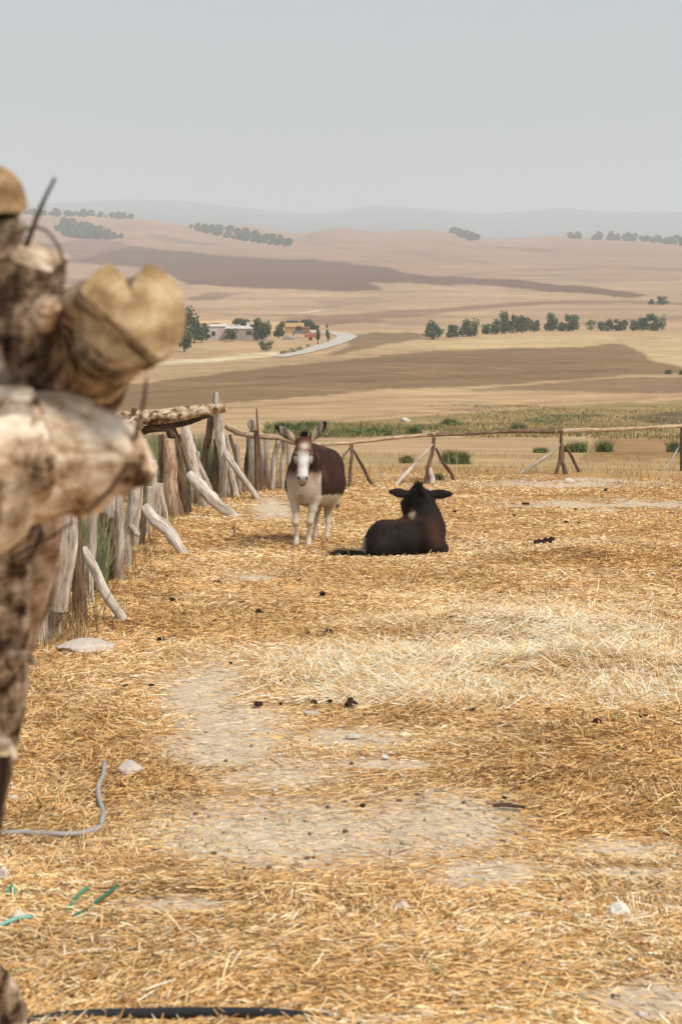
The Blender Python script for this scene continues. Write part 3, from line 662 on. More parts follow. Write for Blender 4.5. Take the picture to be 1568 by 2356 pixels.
FAR = [('post', [(808, 1024, 8), (808, 1060, 8), (804, 1121, 9)], BW), ('brace', [(804, 1032, 5), (794, 1044, 5), (780, 1066, 5)], GW),
       ('brace', [(813, 1036, 5), (832, 1072, 7), (857, 1118, 7)], DW),
       ('post', [(998, 1006, 8), (994, 1040, 9), (985, 1075, 9), (978, 1113, 10)], BW), ('post', [(989, 1076, 10), (991, 1092, 13), (993, 1113, 14)], GW),
       ('brace', [(994, 1022, 6), (960, 1060, 7), (930, 1092, 10), (910, 1118, 9)], GW), ('brace', [(1001, 1030, 6), (1018, 1062, 8), (1038, 1092, 8), (1042, 1104, 8)], BW),
       ('post', [(1290, 995, 7), (1291, 1024, 10), (1286, 1060, 9), (1278, 1091, 9)], BW), ('post', [(1292, 1030, 8), (1294, 1065, 11), (1300, 1091, 13)], BW),
       ('brace', [(1287, 1022, 6), (1262, 1046, 8), (1236, 1064, 9), (1214, 1078, 9), (1196, 1091, 9)], GW), ('brace', [(1297, 1024, 7), (1314, 1050, 7), (1331, 1086, 8)], BW),
       ('post', [(1566, 982, 6), (1566, 1030, 6), (1566, 1083, 7)], DW), ('brace', [(1563, 1024, 4), (1545, 1055, 5), (1523, 1083, 6)], GW),
       ('brace', [(1572, 1026, 6), (1592, 1055, 6), (1610, 1086, 6)], BW)]
for i, (kind, pl, mt) in enumerate(FAR):
    Y0 = float(FY(pl[0][0])); n = len(pl)
    Yf = depth(pl[-1][0], min(pl[-1][1], 1122)) if kind != 'brace' or pl[-1][1] > 1080 else Y0+.4
    Ys = [Y0+(Yf-Y0)*k/(n-1) for k in range(n)]
    px_log(kind, pl, Ys, ff, mt, 130+i, rough=.12, knots=1, seg=9)
def stick(xd, yd, x2, y2, w, mt, label, name='dry_stick', sd_=1, lift=0):
    a = onG(xd, yd); b = onG(x2, y2)
    pts = [a+Vector((0, 0, .02)), a.lerp(b, .5)+Vector((0, .02, .018+lift)), b+Vector((0, 0, .02))]
    o = wood_log(name, pts, [w*.8, w, w*.6], mt, None, sd_, seg=8); tag(o, label, 'stick'); return o

# ------------------------------------------------------------------ implicit bodies
def sdf_eval(items, p, k=.05):
    d = None
    for it in items:
        if it[0] == 'c':
            _, a, b, ra, rb = it; a = np.array(a); b = np.array(b); ab = b-a
            t = np.clip(((p-a)@ab)/max(ab@ab, 1e-9), 0, 1)
            e = np.linalg.norm(p-a-t[:, None]*ab, axis=1)-(ra+(rb-ra)*t)
        else:
            _, c, r, Rm = it; q = (p-np.array(c))@Rm; r = np.array(r)
            k0 = np.linalg.norm(q/r, axis=1); k1 = np.linalg.norm(q/(r*r), axis=1)
            e = k0*(k0-1)/np.maximum(k1, 1e-6)
        kk = min(k, .6*min(it[3], it[4]) if it[0] == 'c' else k)
        kk = max(kk, .012)
        if d is None: d = e
        else:
            h = np.clip(.5+.5*(d-e)/kk, 0, 1); d = d*(1-h)+e*h-kk*h*(1-h)
    return d
def body_mesh(name, items, vox, parent, colf, k=.05):
    bm = bmesh.new()
    for it in items:
        if it[0] == 'c':
            _, a, b, ra, rb = it; a = Vector(a); b = Vector(b); L = (b-a).length; n = max(2, int(L/(min(ra, rb)*.35))+1)
            for i in range(n+1):
                t = i/n; bmesh.ops.create_icosphere(bm, subdivisions=2, radius=(ra+(rb-ra)*t)*1.0, matrix=Matrix.Translation(a.lerp(b, t)))
        else:
            _, c, r, Rm = it; mt = Matrix.Translation(Vector(c)) @ Matrix([list(x) for x in Rm]).to_4x4() @ Matrix.Diagonal((*r, 1))
            bmesh.ops.create_icosphere(bm, subdivisions=4, radius=1, matrix=mt)
    me = bpy.data.meshes.new('tmp'); bm.to_mesh(me); bm.free()
    o = bpy.data.objects.new('tmp', me); COL.objects.link(o)
    md = o.modifiers.new('r', 'REMESH'); md.mode = 'VOXEL'; md.voxel_size = vox
    dg = bpy.context.evaluated_depsgraph_get(); ev = o.evaluated_get(dg); m2 = bpy.data.meshes.new_from_object(ev)
    bpy.data.objects.remove(o)
    n = len(m2.vertices); p = np.empty(n*3); m2.vertices.foreach_get('co', p); p = p.reshape(-1, 3)
    e = 1e-3
    for _ in range(5):
        d = sdf_eval(items, p, k); g = np.stack([(sdf_eval(items, p+np.eye(3)[i]*e, k)-d)/e for i in range(3)], 1)
        gl = np.linalg.norm(g, axis=1)[:, None]; p = p-np.clip(d, -.02, .02)[:, None]*g/np.maximum(gl*gl, .25)
    ed = np.empty(len(m2.edges)*2, np.int32); m2.edges.foreach_get('vertices', ed); ed = ed.reshape(-1, 2)
    for _ in range(3):
        s = np.zeros_like(p); c = np.zeros(n)
        for a_, b_ in ((0, 1), (1, 0)):
            np.add.at(s, ed[:, a_], p[ed[:, b_]]); np.add.at(c, ed[:, a_], 1)
        p = p*.5+.5*s/np.maximum(c, 1)[:, None]
    m2.vertices.foreach_set('co', p.astype(np.float32).ravel()); m2.name = name; m2.update()
    d = sdf_eval(items, p, k); g = np.stack([(sdf_eval(items, p+np.eye(3)[i]*e, k)-d)/e for i in range(3)], 1); g /= np.linalg.norm(g, axis=1)[:, None]+1e-9
    cols = colf(p, g); a = m2.attributes.new('Col', 'FLOAT_COLOR', 'POINT'); c4 = np.ones((n, 4), np.float32); c4[:, :3] = cols
    a.data.foreach_set('color', c4.ravel()); m2.polygons.foreach_set('use_smooth', np.ones(len(m2.polygons), bool))
    m2.materials.clear(); m2.materials.append(M['coat'])
    ob = bpy.data.objects.new(name, m2); COL.objects.link(ob); ob.parent = parent; ob.matrix_parent_inverse = Matrix.Translation(-parent.location)
    return ob, p, g, cols
def rotm(zax, yhint):
    z = Vector(zax).normalized(); y = Vector(yhint); y = (y-z*y.dot(z)).normalized(); x = y.cross(z)
    return np.array([[x[i], y[i], z[i]] for i in range(3)])
def ear(base, tip, hw, th, face):
    b, t = Vector(base), Vector(tip); c = b.lerp(t, .5); R_ = rotm(t-b, face)
    return [('e', tuple(b.lerp(t, .47)), (hw, th, (t-b).length*.42), R_), ('e', tuple(b.lerp(t, .66)), (hw*.62, th*.8, (t-b).length*.36), R_), ('c', tuple(b), tuple(b.lerp(t, .3)), hw*.5, hw*.62)]
def strands(name, roots, dirs, length, width, col, parent, seed, droop=.3, curl=.2, segs=4, jit=.25):
    rg = np.random.default_rng(seed); n = len(roots); P0 = np.array(roots, float); D = np.array(dirs, float); D = D+rg.normal(0, jit, D.shape); D /= np.linalg.norm(D, axis=1)[:, None]
    L = length*(.6+.6*rg.random(n)); side = np.cross(D, rg.normal(0, 1, (n, 3))); side /= np.linalg.norm(side, axis=1)[:, None]+1e-9
    cv = rg.normal(0, curl, (n, 3)); rows = []
    for s in range(segs+1):
        t = s/segs; q = P0+D*(L*t)[:, None]+cv*(L*t*t)[:, None]; q[:, 2] -= droop*L*t*t
        wdt = width*(1-.75*t)/2; rows += [q-side*wdt, q+side*wdt]
    V = np.stack(rows, 1).reshape(-1, 3); m = 2*(segs+1); i = np.arange(n)[:, None]*m
    F = np.concatenate([i+np.array([2*s, 2*s+1, 2*s+3, 2*s+2]) for s in range(segs)], 0)
    C = np.repeat(np.array(col)[None]*(.6+.8*rg.random((n, 1))), m, 0)
    return mesh_np(name, V, F, [M['hair']], parent, cols=C)
def mixc(a, b, f): return a*(1-f[:, None]) + np.array(b)*f[:, None]
def n3(p, s, sd_): return fbm(p[:, 0]*s+p[:, 1]*s*.7, p[:, 2]*s+p[:, 1]*s*.5, sd_, 3)
def fur(name, p, g, cols, n, length, parent, seed, comb):
    rg = np.random.default_rng(seed); idx = rg.integers(0, len(p), n)
    P0 = p[idx]+rg.normal(0, .004, (n, 3)); D = g[idx]*.55+np.array(comb)+rg.normal(0, .25, (n, 3)); D /= np.linalg.norm(D, axis=1)[:, None]
    L = length*(.6+.8*rg.random(n)); side = np.cross(D, rg.normal(0, 1, (n, 3))); side /= np.linalg.norm(side, axis=1)[:, None]
    w_ = .0012; V = np.stack([P0-side*w_, P0+side*w_, P0+D*L[:, None]], 1).reshape(-1, 3)
    F = (np.arange(n)[:, None]*3+np.array([0, 1, 2])); C = np.repeat(cols[idx]*(.75+.5*rg.random((n, 1))), 3, 0)
    return mesh_np(name, V, F, [M['hair']], parent, cols=np.clip(C, 0, .85))

# ---- standing donkey
A1 = onG(695, 1257); YA = A1.y
Q = lambda x, y, dy: tuple(P(x, y, YA+dy))
px1 = YA/FPX*1.02
d1 = thing('donkey', 'brown and white donkey standing and facing the camera with ears spread', 'donkey', tuple(A1))
I3 = np.eye(3)
yaw = math.atan2(.28, .95); Ry = np.array([[math.cos(yaw), math.sin(yaw), 0], [-math.sin(yaw), math.cos(yaw), 0], [0, 0, 1]])
def chain(pl): return [('c', Q(*a[:3]), Q(*b[:3]), a[3], b[3]) for a, b in zip(pl[:-1], pl[1:])]
def leg(pl): return chain([(x, y, d, r*(.94 if r < .1 else .97)) for x, y, d, r in pl])
it = [('e', Q(723, 1087, .50), (.285, .56, .31), Ry), ('e', Q(725, 1112, .50), (.345, .48, .275), Ry), ('e', Q(753, 1082, .95), (.205, .29, .265), I3), ('e', Q(702, 1108, .05), (.18, .22, .25), I3),
      ('e', Q(755, 1112, .85), (.20, .24, .22), I3)]
it += chain([(712, 1052, .30, .17), (703, 1060, .0, .155), (700, 1046, -.26, .115), (699, 1026, -.44, .088)])
it += chain([(699, 1018, -.50, .078), (698, 1040, -.57, .086), (697, 1066, -.65, .063), (696.5, 1090, -.72, .050), (696, 1101, -.745, .055), (695.5, 1106, -.73, .050)])
it += chain([(695, 1112, -.70, .036), (696, 1095, -.62, .045), (698, 1070, -.50, .055)])
it += [('c', Q(684.5, 1046, -.52), Q(686, 1062, -.50), .048, .04), ('c', Q(710.5, 1046, -.52), Q(709, 1062, -.50), .048, .04)]
it += ear(Q(681, 1014, -.46), Q(634, 980, -.42), .052, .018, (0.2, -1, .1)) + ear(Q(714, 1013, -.46), Q(750, 970, -.42), .055, .018, (-.2, -1, .1))
it += leg([(680, 1105, .08, .11), (677, 1140, .06, .082), (679, 1170, .03, .050), (680, 1188, .01, .038), (680, 1203, -.01, .041), (682, 1214, .0, .028), (682, 1232, .02, .025), (682, 1244, .0, .033), (681, 1252, -.03, .031), (681, 1256, -.035, .038)])
it += leg([(724, 1105, .08, .12), (724, 1140, .06, .088), (719, 1170, .03, .052), (715, 1188, .01, .038), (713, 1201, -.01, .041), (711, 1214, .0, .028), (710, 1232, .02, .025), (710, 1245, .0, .033), (709, 1253, -.03, .031), (709, 1257, -.035, .039)])
it += leg([(730, 1120, .95, .16), (729, 1150, .92, .085), (729, 1174, 1.0, .045), (727, 1190, .98, .032), (725, 1215, .93, .025), (724, 1234, .9, .031), (723, 1243, .87, .034)])
it += leg([(760, 1115, .9, .18), (757, 1148, .90, .105), (756, 1168, .97, .055), (753, 1184, 1.0, .044), (754, 1200, .96, .031), (753, 1218, .93, .025), (752, 1232, .9, .031), (751, 1240, .87, .035)])
it += chain([(760, 1070, 1.18, .04), (772, 1110, 1.22, .028), (776, 1160, 1.18, .02)])
CREAM, BROWN, RUST, GREY, DARK = srgb(228, 214, 194, K), srgb(84, 52, 40, K*.62), srgb(132, 82, 58, K*.75), srgb(150, 136, 124, K), (.012, .010, .009)
def col_std(p, g):
    X, Y = project(p[:, 0], p[:, 1], p[:, 2]); dy = p[:, 1]-YA
    c = np.repeat(np.array(CREAM)[None], len(p), 0)
    n1 = n3(p, 9, 5); n2 = n3(p, 30, 6)
    # flanks: brown above a ragged line, with cream belly
    trunk = np.maximum(sstep(.10, .20, dy+.04*n1), sstep(733, 741, X+4*n1)*(dy > -.3)*(Y > 1050)*(Y < 1142))
    line = np.interp(X, [650, 660, 735, 800], [1145, 1148, 1140, 1136])+5*n1+3*n2
    below = sstep(0, 1, (Y-line)/5+.5)
    br = trunk*(1-below); br = np.where(dy > 1.35, 1, br)
    bcol = np.array(BROWN)[None]*(1+.25*n1[:, None]); streak = sstep(.25, .7, n3(p*np.array([1, .6, .5]), 7, 9))
    bcol = mixc(bcol, RUST, streak*.6)
    # chest and neck
    ch = sstep(0, 1, (dy+.42)/.06)*(Y < 1165)*(dy < .35)
    pink = srgb(196, 168, 146, K); c = mixc(c, pink, ch*sstep(1150, 1090, Y)*.85)
    c = mixc(c, BROWN, ch*sstep(1102, 1072, Y+8*n1-(np.abs(X-700) > 20)*6))
    c = mixc(c, RUST, ch*sstep(.1, .5, n1)*sstep(1125, 1085, Y)*.55)
    c = c*(1-br[:, None])+bcol*br[:, None]
    c = mixc(c, CREAM, np.exp(-((X-736-2*n1)/2.2)**2)*sstep(1080, 1100, Y)*(dy < .3)*.75)
    leg_in = (Y > 1138)*(dy < .3)*np.exp(-((X-692)/6)**2)*sstep(1165, 1140, Y)*(X > 684); c = mixc(c, srgb(140, 126, 104, K), leg_in*.6)
    # head
    hd = dy < -.40
    H = hd.astype(float)
    fore = H*sstep(1046, 1032, Y+5*n2+.06*(X-697)**2*-.25+2*n1)
    ears_ = H*((X < 678) & (Y < 1022) | (X > 717) & (Y < 1020))
    hc = mixc(np.repeat(np.array(srgb(238, 232, 224, K))[None], len(p), 0), RUST, fore)
    spot = np.exp(-((X-700)/10)**2-((Y-1026)/8)**2); hc = mixc(hc, srgb(214, 196, 180, K), np.clip(spot*1.3*(1+.5*n2), 0, 1))
    hc = mixc(hc, BROWN, sstep(1016, 1006, Y)*.6*(np.abs(X-699) < 16))
    hc = mixc(hc, BROWN, .8*np.exp(-((np.abs(X-697)-15)/4)**2-((Y-1068)/10)**2))
    hc = mixc(hc, RUST, .6*sstep(-.52, -.45, dy)*(Y > 1030))
    hc = mixc(hc, DARK, np.clip(1.6*np.exp(-((np.abs(X-697.2)-16.2+.5*(Y-1046))/2.4)**2-((Y-1046)/3.0)**2), 0, 1))
    hc = mixc(hc, GREY, sstep(1092, 1100, Y)*.75*(dy < -.6))
    for sx in (-1, 1): hc = mixc(hc, DARK, np.exp(-(((X-696-sx*9.0)/2.6)**2+((Y-1099-abs(1))/4.2)**2)**2)*(dy < -.65))
    hc = mixc(hc, DARK, .9*np.exp(-((Y-1116.5-.02*(X-696)**2*-1)/1.6)**2)*(np.abs(X-696) < 9.5))
    hc = mixc(hc, srgb(190, 168, 140, K), .7*sstep(1104, 1108, Y)*(1-sstep(1112, 1115, Y)))
    ec = np.repeat(np.array(srgb(190, 170, 148, K))[None], len(p), 0)
    frac = np.where(X < 697, (678-X)/44., (X-716)/33.)
    front = g[:, 1] < -.2
    inner = front*np.exp(-((frac-.52)/.22)**2)*sstep(.35, .75, n3(p, 60, 3)*.3+.72)  # dark colour painted in for the shaded hollow of the ear
    ec = mixc(ec, DARK, np.clip(inner*.85, 0, 1)); ec = mixc(ec, srgb(40, 28, 22, K), sstep(.70, .86, frac+.05*n2))
    edge = (np.abs(g[:, 1]) < .5)*sstep(.35, .6, frac); ec = mixc(ec, srgb(60, 42, 34, K), edge*.8)
    hc = np.where(ears_[:, None] > 0, ec, hc)
    c = np.where(hd[:, None], hc, c)
    # knees and hooves
    c = mixc(c, srgb(176, 148, 124, K), .6*np.exp(-((Y-1207)/5)**2)*(np.abs(dy) < .3)*(Y > 1150))
    c = mixc(c, srgb(165, 135, 105, K), .6*sstep(1150, 1165, Y)*np.exp(-((Y-1160)/16)**2)*(g[:, 0] < .3)*(dy > .2))
    gz = p[:, 2]-G(p[:, 0], p[:, 1]); c = mixc(c, srgb(172, 155, 134, K), sstep(.05, .03, gz)*.8)
    return np.clip(c, .008, .85)
ob, p, g, cols = body_mesh('body', it, .011, d1, col_std)
fur('coat_hair', p, g, cols, 60000, .012, d1, 3, (0, .2, -.45))
for x in (678.3, 716.2):
    me = bpy.data.meshes.new('eye'); bm = bmesh.new(); bmesh.ops.create_uvsphere(bm, u_segments=16, v_segments=10, radius=.021); bm.to_mesh(me); bm.free(); me.materials.append(M['eye'])
    e = bpy.data.objects.new('eye', me); COL.objects.link(e); e.parent = d1; e.location = Vector(Q(x, 1046, -.545))-d1.location
rt = [Q(699+random.gauss(0, 3), 1006+random.gauss(0, 3), -.50) for _ in range(420)]
strands('forelock', rt, [(random.gauss(0, .15), -.1, 1) for _ in rt], .085, .004, srgb(50, 30, 24, K), d1, 3, droop=.3, curl=.25)
rt = [Q(699+t*6+random.gauss(0, 2), 1012+t*22, -.46+t*.5) for t in np.random.default_rng(2).random(500)]
strands('mane', rt, [(random.gauss(0, .15), .2, 1) for _ in rt], .08, .004, srgb(70, 42, 32, K), d1, 4, droop=.2)
rt = [Q(775+random.gauss(0, 1), 1148+random.random()*8, 1.18) for _ in range(90)]
strands('tail_tuft', rt, [(0.05, 0, -1) for _ in rt], .10, .004, srgb(80, 55, 42, K), d1, 5, droop=.1)

# ---- resting donkey
A2 = onG(932, 1284); YA = A2.y
d2 = thing('donkey', 'dark brown donkey lying on the straw with its back to the camera', 'donkey', tuple(A2))
yaw2 = math.atan2(.34, .25); Rz = np.array([[math.cos(-.5), -math.sin(-.5), 0], [math.sin(-.5), math.cos(-.5), 0], [0, 0, 1]])
it = [('e', Q(884, 1243, .26), (.205, .27, .205), I3), ('e', Q(930, 1240, .42), (.27, .26, .20), I3), ('e', Q(984, 1232, .46), (.185, .26, .235), I3),
      ('e', Q(872, 1258, .10), (.13, .16, .13), I3), ('e', Q(960, 1211, .52), (.21, .2, .155), I3), ('e', Q(1000, 1258, .28), (.115, .16, .13), I3)]
it += chain([(880, 1216, .36, .09), (930, 1214, .48, .09), (965, 1196, .56, .09), (984, 1188, .58, .10)])
it += chain([(988, 1212, .52, .17), (984, 1184, .62, .125), (974, 1158, .68, .110), (964, 1138, .72, .088), (960, 1131, .74, .075)])
it += chain([(958, 1140, .76, .085), (945, 1158, .84, .085), (940, 1176, .92, .062), (938, 1194, .98, .055), (938, 1204, 1.0, .05)])
it += chain([(930, 1158, .84, .045), (931, 1170, .88, .04)])
it += ear(Q(944, 1139, .74), Q(895, 1130, .66), .050, .018, (.1, -1, .2)) + ear(Q(978, 1138, .72), Q(1040, 1136, .64), .053, .018, (-.1, -1, .2))
it += chain([(846, 1240, .32, .045), (839, 1258, .26, .034), (828, 1276, .16, .026)])
it += chain([(848, 1268, .16, .035), (828, 1274, .10, .024), (800, 1273, .06, .018), (790, 1272, .05, .014)])
it += chain([(1016, 1262, .40, .07), (1010, 1276, .30, .05)])
BK = np.array(srgb(48, 39, 34, K))*.75; RB = np.array(srgb(98, 64, 50, K))*.72
def col_lie(p, g):
    X, Y = project(p[:, 0], p[:, 1], p[:, 2]); n1 = n3(p, 8, 25); n2 = n3(p, 26, 26)
    c = np.repeat(BK[None], len(p), 0)
    f = np.exp(-((X-1000)/26)**2-((Y-1225)/34)**2)*.9+np.exp(-((X-935)/40)**2-((Y-1196)/7)**2)*.7+.3*sstep(.1, .6, n1)+np.exp(-((X-900)/30)**2-((Y-1202)/7)**2)*.4  # reddish coat areas; last term paints a soft highlight on the rump
    c = mixc(c, RB, np.clip(f+.1*n2, 0, 1))
    c = mixc(c, BK*.45, np.exp(-((X-955)/22)**2-((Y-1160)/22)**2)*.9)
    leg = ((X < 845) & (Y > 1236) & (Y < 1280) & (X > 824)); c = mixc(c, srgb(196, 178, 158, K), leg*sstep(846, 838, X+2*n2))
    t = (X < 836) & (Y > 1267) & (g[:, 2] > -2); c = mixc(c, BK*.8, t*1.0*(X < 826))
    c = mixc(c, srgb(178, 150, 128, K), np.exp(-(((X-947)/8)**2+((Y-1181)/13)**2)**2)*.95)
    c = mixc(c, RB*1.3, (X < 932)*(Y > 1150)*(Y < 1185)*(p[:, 1]-YA > .7)*.5)
    er = ((X < 940) | (X > 984)) & (Y < 1150); c[er] = BK*.85+RB*.1
    return np.clip(c, .004, .8)
ob, p, g, cols = body_mesh('body', it, .011, d2, col_lie)
fur('coat_hair', p, g, cols, 60000, .014, d2, 8, (-.1, 0, -.3))
me = bpy.data.meshes.new('eye'); bm = bmesh.new(); bmesh.ops.create_uvsphere(bm, u_segments=16, v_segments=10, radius=.02); bm.to_mesh(me); bm.free(); me.materials.append(M['eye'])
e = bpy.data.objects.new('eye', me); COL.objects.link(e); e.parent = d2; e.location = Vector(Q(924, 1160, .83))-d2.location
tt = np.random.default_rng(4).random(900)
rt = [Q(960+t*22+random.gauss(0, 2.2), 1122+t*46+8*t*t, .62-.03*t-.02*t*t) for t in tt]
strands('mane', rt, [(random.gauss(0, .2)+.25*t, -.15, 1-.4*t) for t in tt], .06, .004, BK*.6, d2, 9, droop=.1)
rt = [Q(961+random.gauss(0, 4), 1122+random.gauss(0, 2), .70) for _ in range(300)]
strands('forelock', rt, [(random.gauss(0, .25), -.1, 1) for _ in rt], .085, .004, BK*.6, d2, 19, droop=.1)
rt = [Q(838-t*55+random.gauss(0, 1), 1272+random.gauss(0, 2.5), .06) for t in np.random.default_rng(5).random(900)]
strands('tail_tuft', rt, [(-1, random.gauss(0, .3), random.gauss(.10, .10)) for _ in rt], .20, .003, BK*.7, d2, 10, droop=.35, curl=.25, segs=6, jit=.15)

# ------------------------------------------------------------------ stones, dung, hose, twine
def lump(name, c, size, col, mat, seed, flatten=.6, rough=.35, angular=True, parent=None, sub=3):
    bm = bmesh.new(); bmesh.ops.create_icosphere(bm, subdivisions=sub, radius=1); rg = random.Random(seed)
    pl = [(Vector((rg.gauss(0, 1), rg.gauss(0, 1), rg.gauss(0, 1))).normalized(), rg.uniform(.55, .85)) for _ in range(9)] if angular else []
    for v in bm.verts:
        q = v.co.copy()
        for nrm, h in pl:
            t = q.dot(nrm)
            if t > h: q -= nrm*(t-h)
        nz = float(fbm(np.array([q.x*1.8+seed]), np.array([q.y*1.8+q.z*2]), seed, 3)[0]); q *= 1+rough*.5*nz
        v.co = Vector((q.x*size[0], q.y*size[1], q.z*size[2]))
    V = np.array([tuple(Vector(c)+v.co) for v in bm.verts]); F = [tuple(v.index for v in f.verts) for f in bm.faces]; bm.free()
    return mesh_np(name, V, F, [mat], parent, cols=np.repeat(np.array(col)[None], len(V), 0), smooth=not angular)
ROCKS = [((205, 1500), (.19, .17, .055), srgb(218, 202, 188, K), 'large flat pale stone in the straw beside the nearest stakes'),
         ((296, 1788), (.055, .05, .035), srgb(222, 204, 192, K), 'fist sized pinkish pale stone above the bent grey pipe'),
         ((1425, 2112), (.032, .03, .026), srgb(240, 232, 220, K), 'small bright white stone low on the right'),
         ((922, 2098), (.026, .025, .018), srgb(226, 208, 188, K), 'small cream stone in the straw below the bare patch'),
         ((36, 1850), (.022, .02, .018), srgb(226, 216, 208, K), 'small white pebble at the left edge above the grey pipe'),
         ((40, 2136), (.028, .026, .03), srgb(232, 214, 196, K), 'rounded cream stone at the left edge with teal twine'),
         ((10, 2040), (.016, .02, .035), srgb(230, 216, 205, K), 'upright white stone at the left edge above the teal twine'),
         ((812, 1700), (.035, .03, .012), srgb(216, 200, 188, K), 'flat grey white stone chip in the middle of the corral'),
         ((715, 1647), (.04, .035, .012), srgb(210, 196, 182, K), 'flat stone chip just below the largest dung heap row'),
         ((884, 1748), (.015, .015, .01), srgb(232, 226, 222, K), 'tiny white pebble on the bare middle ground'),
         ((1210, 2120), (.022, .02, .012), srgb(232, 218, 200, K), 'tiny pale stone flake between the straw low on the right'),
         ((1545, 2102), (.03, .03, .012), srgb(226, 212, 194, K), 'pale stone chip at the right edge low down'),
         ((932, 970), (.35, .3, .2), srgb(226, 216, 206, K), 'pale boulder in the field behind the far rail fence'),
         ((1310, 1110), (.12, .1, .06), srgb(226, 216, 206, K), 'pale stone just inside the far rail fence')]
for i, ((x, y), sz, col, lab) in enumerate(ROCKS):
    q = onG(x, y); tag(lump('stone', q+Vector((0, 0, sz[2]*.35+(.018 if i == 1 else .008))), sz, col, M['stone'], 60+i), lab, 'stone')
DUNG = [(397, 1386, 12, 4), (369, 1479, 13, 5), (740, 1375, 12, 5), (556, 1393, 9, 4), (598, 1417, 14, 5), (706, 1464, 10, 4), (752, 1470, 18, 6), (658, 1535, 14, 5), (634, 1543, 10, 3),
        (288, 1588, 9, 2), (349, 1584, 10, 3), (594, 1630, 15, 4), (645, 1628, 8, 2), (720, 1628, 14, 5), (762, 1625, 16, 5), (808, 1630, 22, 9), (1084, 1641, 11, 4), (1159, 1846, 8, 2), (835, 1865, 10, 2),
        (1372, 1427, 6, 2), (1390, 1131, 9, 3), (1208, 1163, 11, 4), (1475, 1663, 14, 5), (1376, 1674, 18, 7), (1262, 1640, 8, 2), (1040, 1430, 9, 3), (1250, 1252, 22, 6), (500, 1346, 12, 3), (385, 1330, 5, 2),
        (895, 1520, 6, 2), (1430, 1690, 12, 4), (1425, 1730, 10, 3), (840, 1378, 6, 2), (1085, 1465, 7, 2), (530, 1533, 6, 2), (800, 1455, 7, 2), (1145, 1548, 6, 2), (560, 2010, 7, 2), (835, 1290, 4, 1), (1322, 1175, 5, 2), (1045, 1180, 6, 2), (1180, 1190, 6, 2), (1330, 1207, 6, 2), (850, 2090, 9, 2), (430, 2145, 10, 3),
        (1290, 2085, 8, 2), (610, 1895, 5, 1), (1300, 1205, 8, 3), (690, 1340, 6, 2), (960, 1340, 5, 2), (1150, 1370, 6, 2), (1500, 1330, 6, 2)]
ORD = 'first second third fourth fifth sixth seventh eighth ninth tenth eleventh twelfth thirteenth fourteenth fifteenth'.split()
SPECIAL = {15: ('largest dark heap of dried dung, right end of the row across the middle', 0), 1: ('dark dung heap in the straw right of the large flat stone', 0), 0: ('dark dung heap below the foot of the nearest leaning brace', 0),
           2: ('dark dung heap below the standing donkey in front of the tail', 0), 26: ('long flat dung cake in the straw right of the resting donkey', 0), 18: ('single round dung ball above the large bare patch', 0)}
for i, (x, y, wpx, n) in enumerate(DUNG):
    q = onG(x, y); W = wpx*q.y/FPX; rg = random.Random(i+300); V = []; F = []; C = []; off = 0
    for k in range(n):
        r = W*(.5 if n < 3 else .36)*rg.uniform(.7, 1.1)*1.0; r = min(r*1.35, .06)
        bm = bmesh.new(); bmesh.ops.create_icosphere(bm, subdivisions=2, radius=1)
        cx = q.x+rg.uniform(-1, 1)*max(W*.9-r, 0); cy = q.y+rg.gauss(0, W*.5); r = r if i != 26 else .035; cy = cy if i != 26 else q.y+rg.gauss(0, .03); cx = cx if i != 26 else q.x+(k/5-.5)*W*1.8; cz = float(G(cx, cy))+r*.6+.014+(r*.7 if rg.random() < .3 and n > 4 else 0)
        sh = rg.uniform(.8, 1.2)
        for v in bm.verts:
            nz = 1+.28*float(fbm(np.array([v.co.x*2+k*3]), np.array([v.co.y*2+v.co.z*2+i]), i, 2)[0]); V.append((cx+v.co.x*r*nz*sh, cy+v.co.y*r*nz, cz+v.co.z*r*nz*.75))
            C.append(np.array(srgb(64, 48, 38, K))*(.7+.5*rg.random()))
        F += [tuple(v.index+off for v in f.verts) for f in bm.faces]; off = len(V); bm.free()
    o = mesh_np('dung_pile', V, F, [M['dung']], cols=np.array(C), smooth=True)
    bands = [(0, 1220, 'in the far corral between donkeys and far fence'), (1220, 1400, 'in the band just in front of the donkeys'), (1400, 1500, 'level with the large flat stone'),
             (1500, 1600, 'level with the pale straw strip'), (1600, 1720, 'along the row below the pale straw'), (1720, 9999, 'on the near ground low in the picture')]
    bd = [b for b in bands if b[0] <= y < b[1]][0]; mem = sorted([k for k, d_ in enumerate(DUNG) if bd[0] <= d_[1] < bd[1]], key=lambda k: DUNG[k][0]); rk = mem.index(i)
    lab = SPECIAL.get(i, ('dark dung, %s from the left %s' % (ORD[rk], bd[2]), 1))
    tag(o, lab[0], 'dung', 'dried dung lying about the corral')

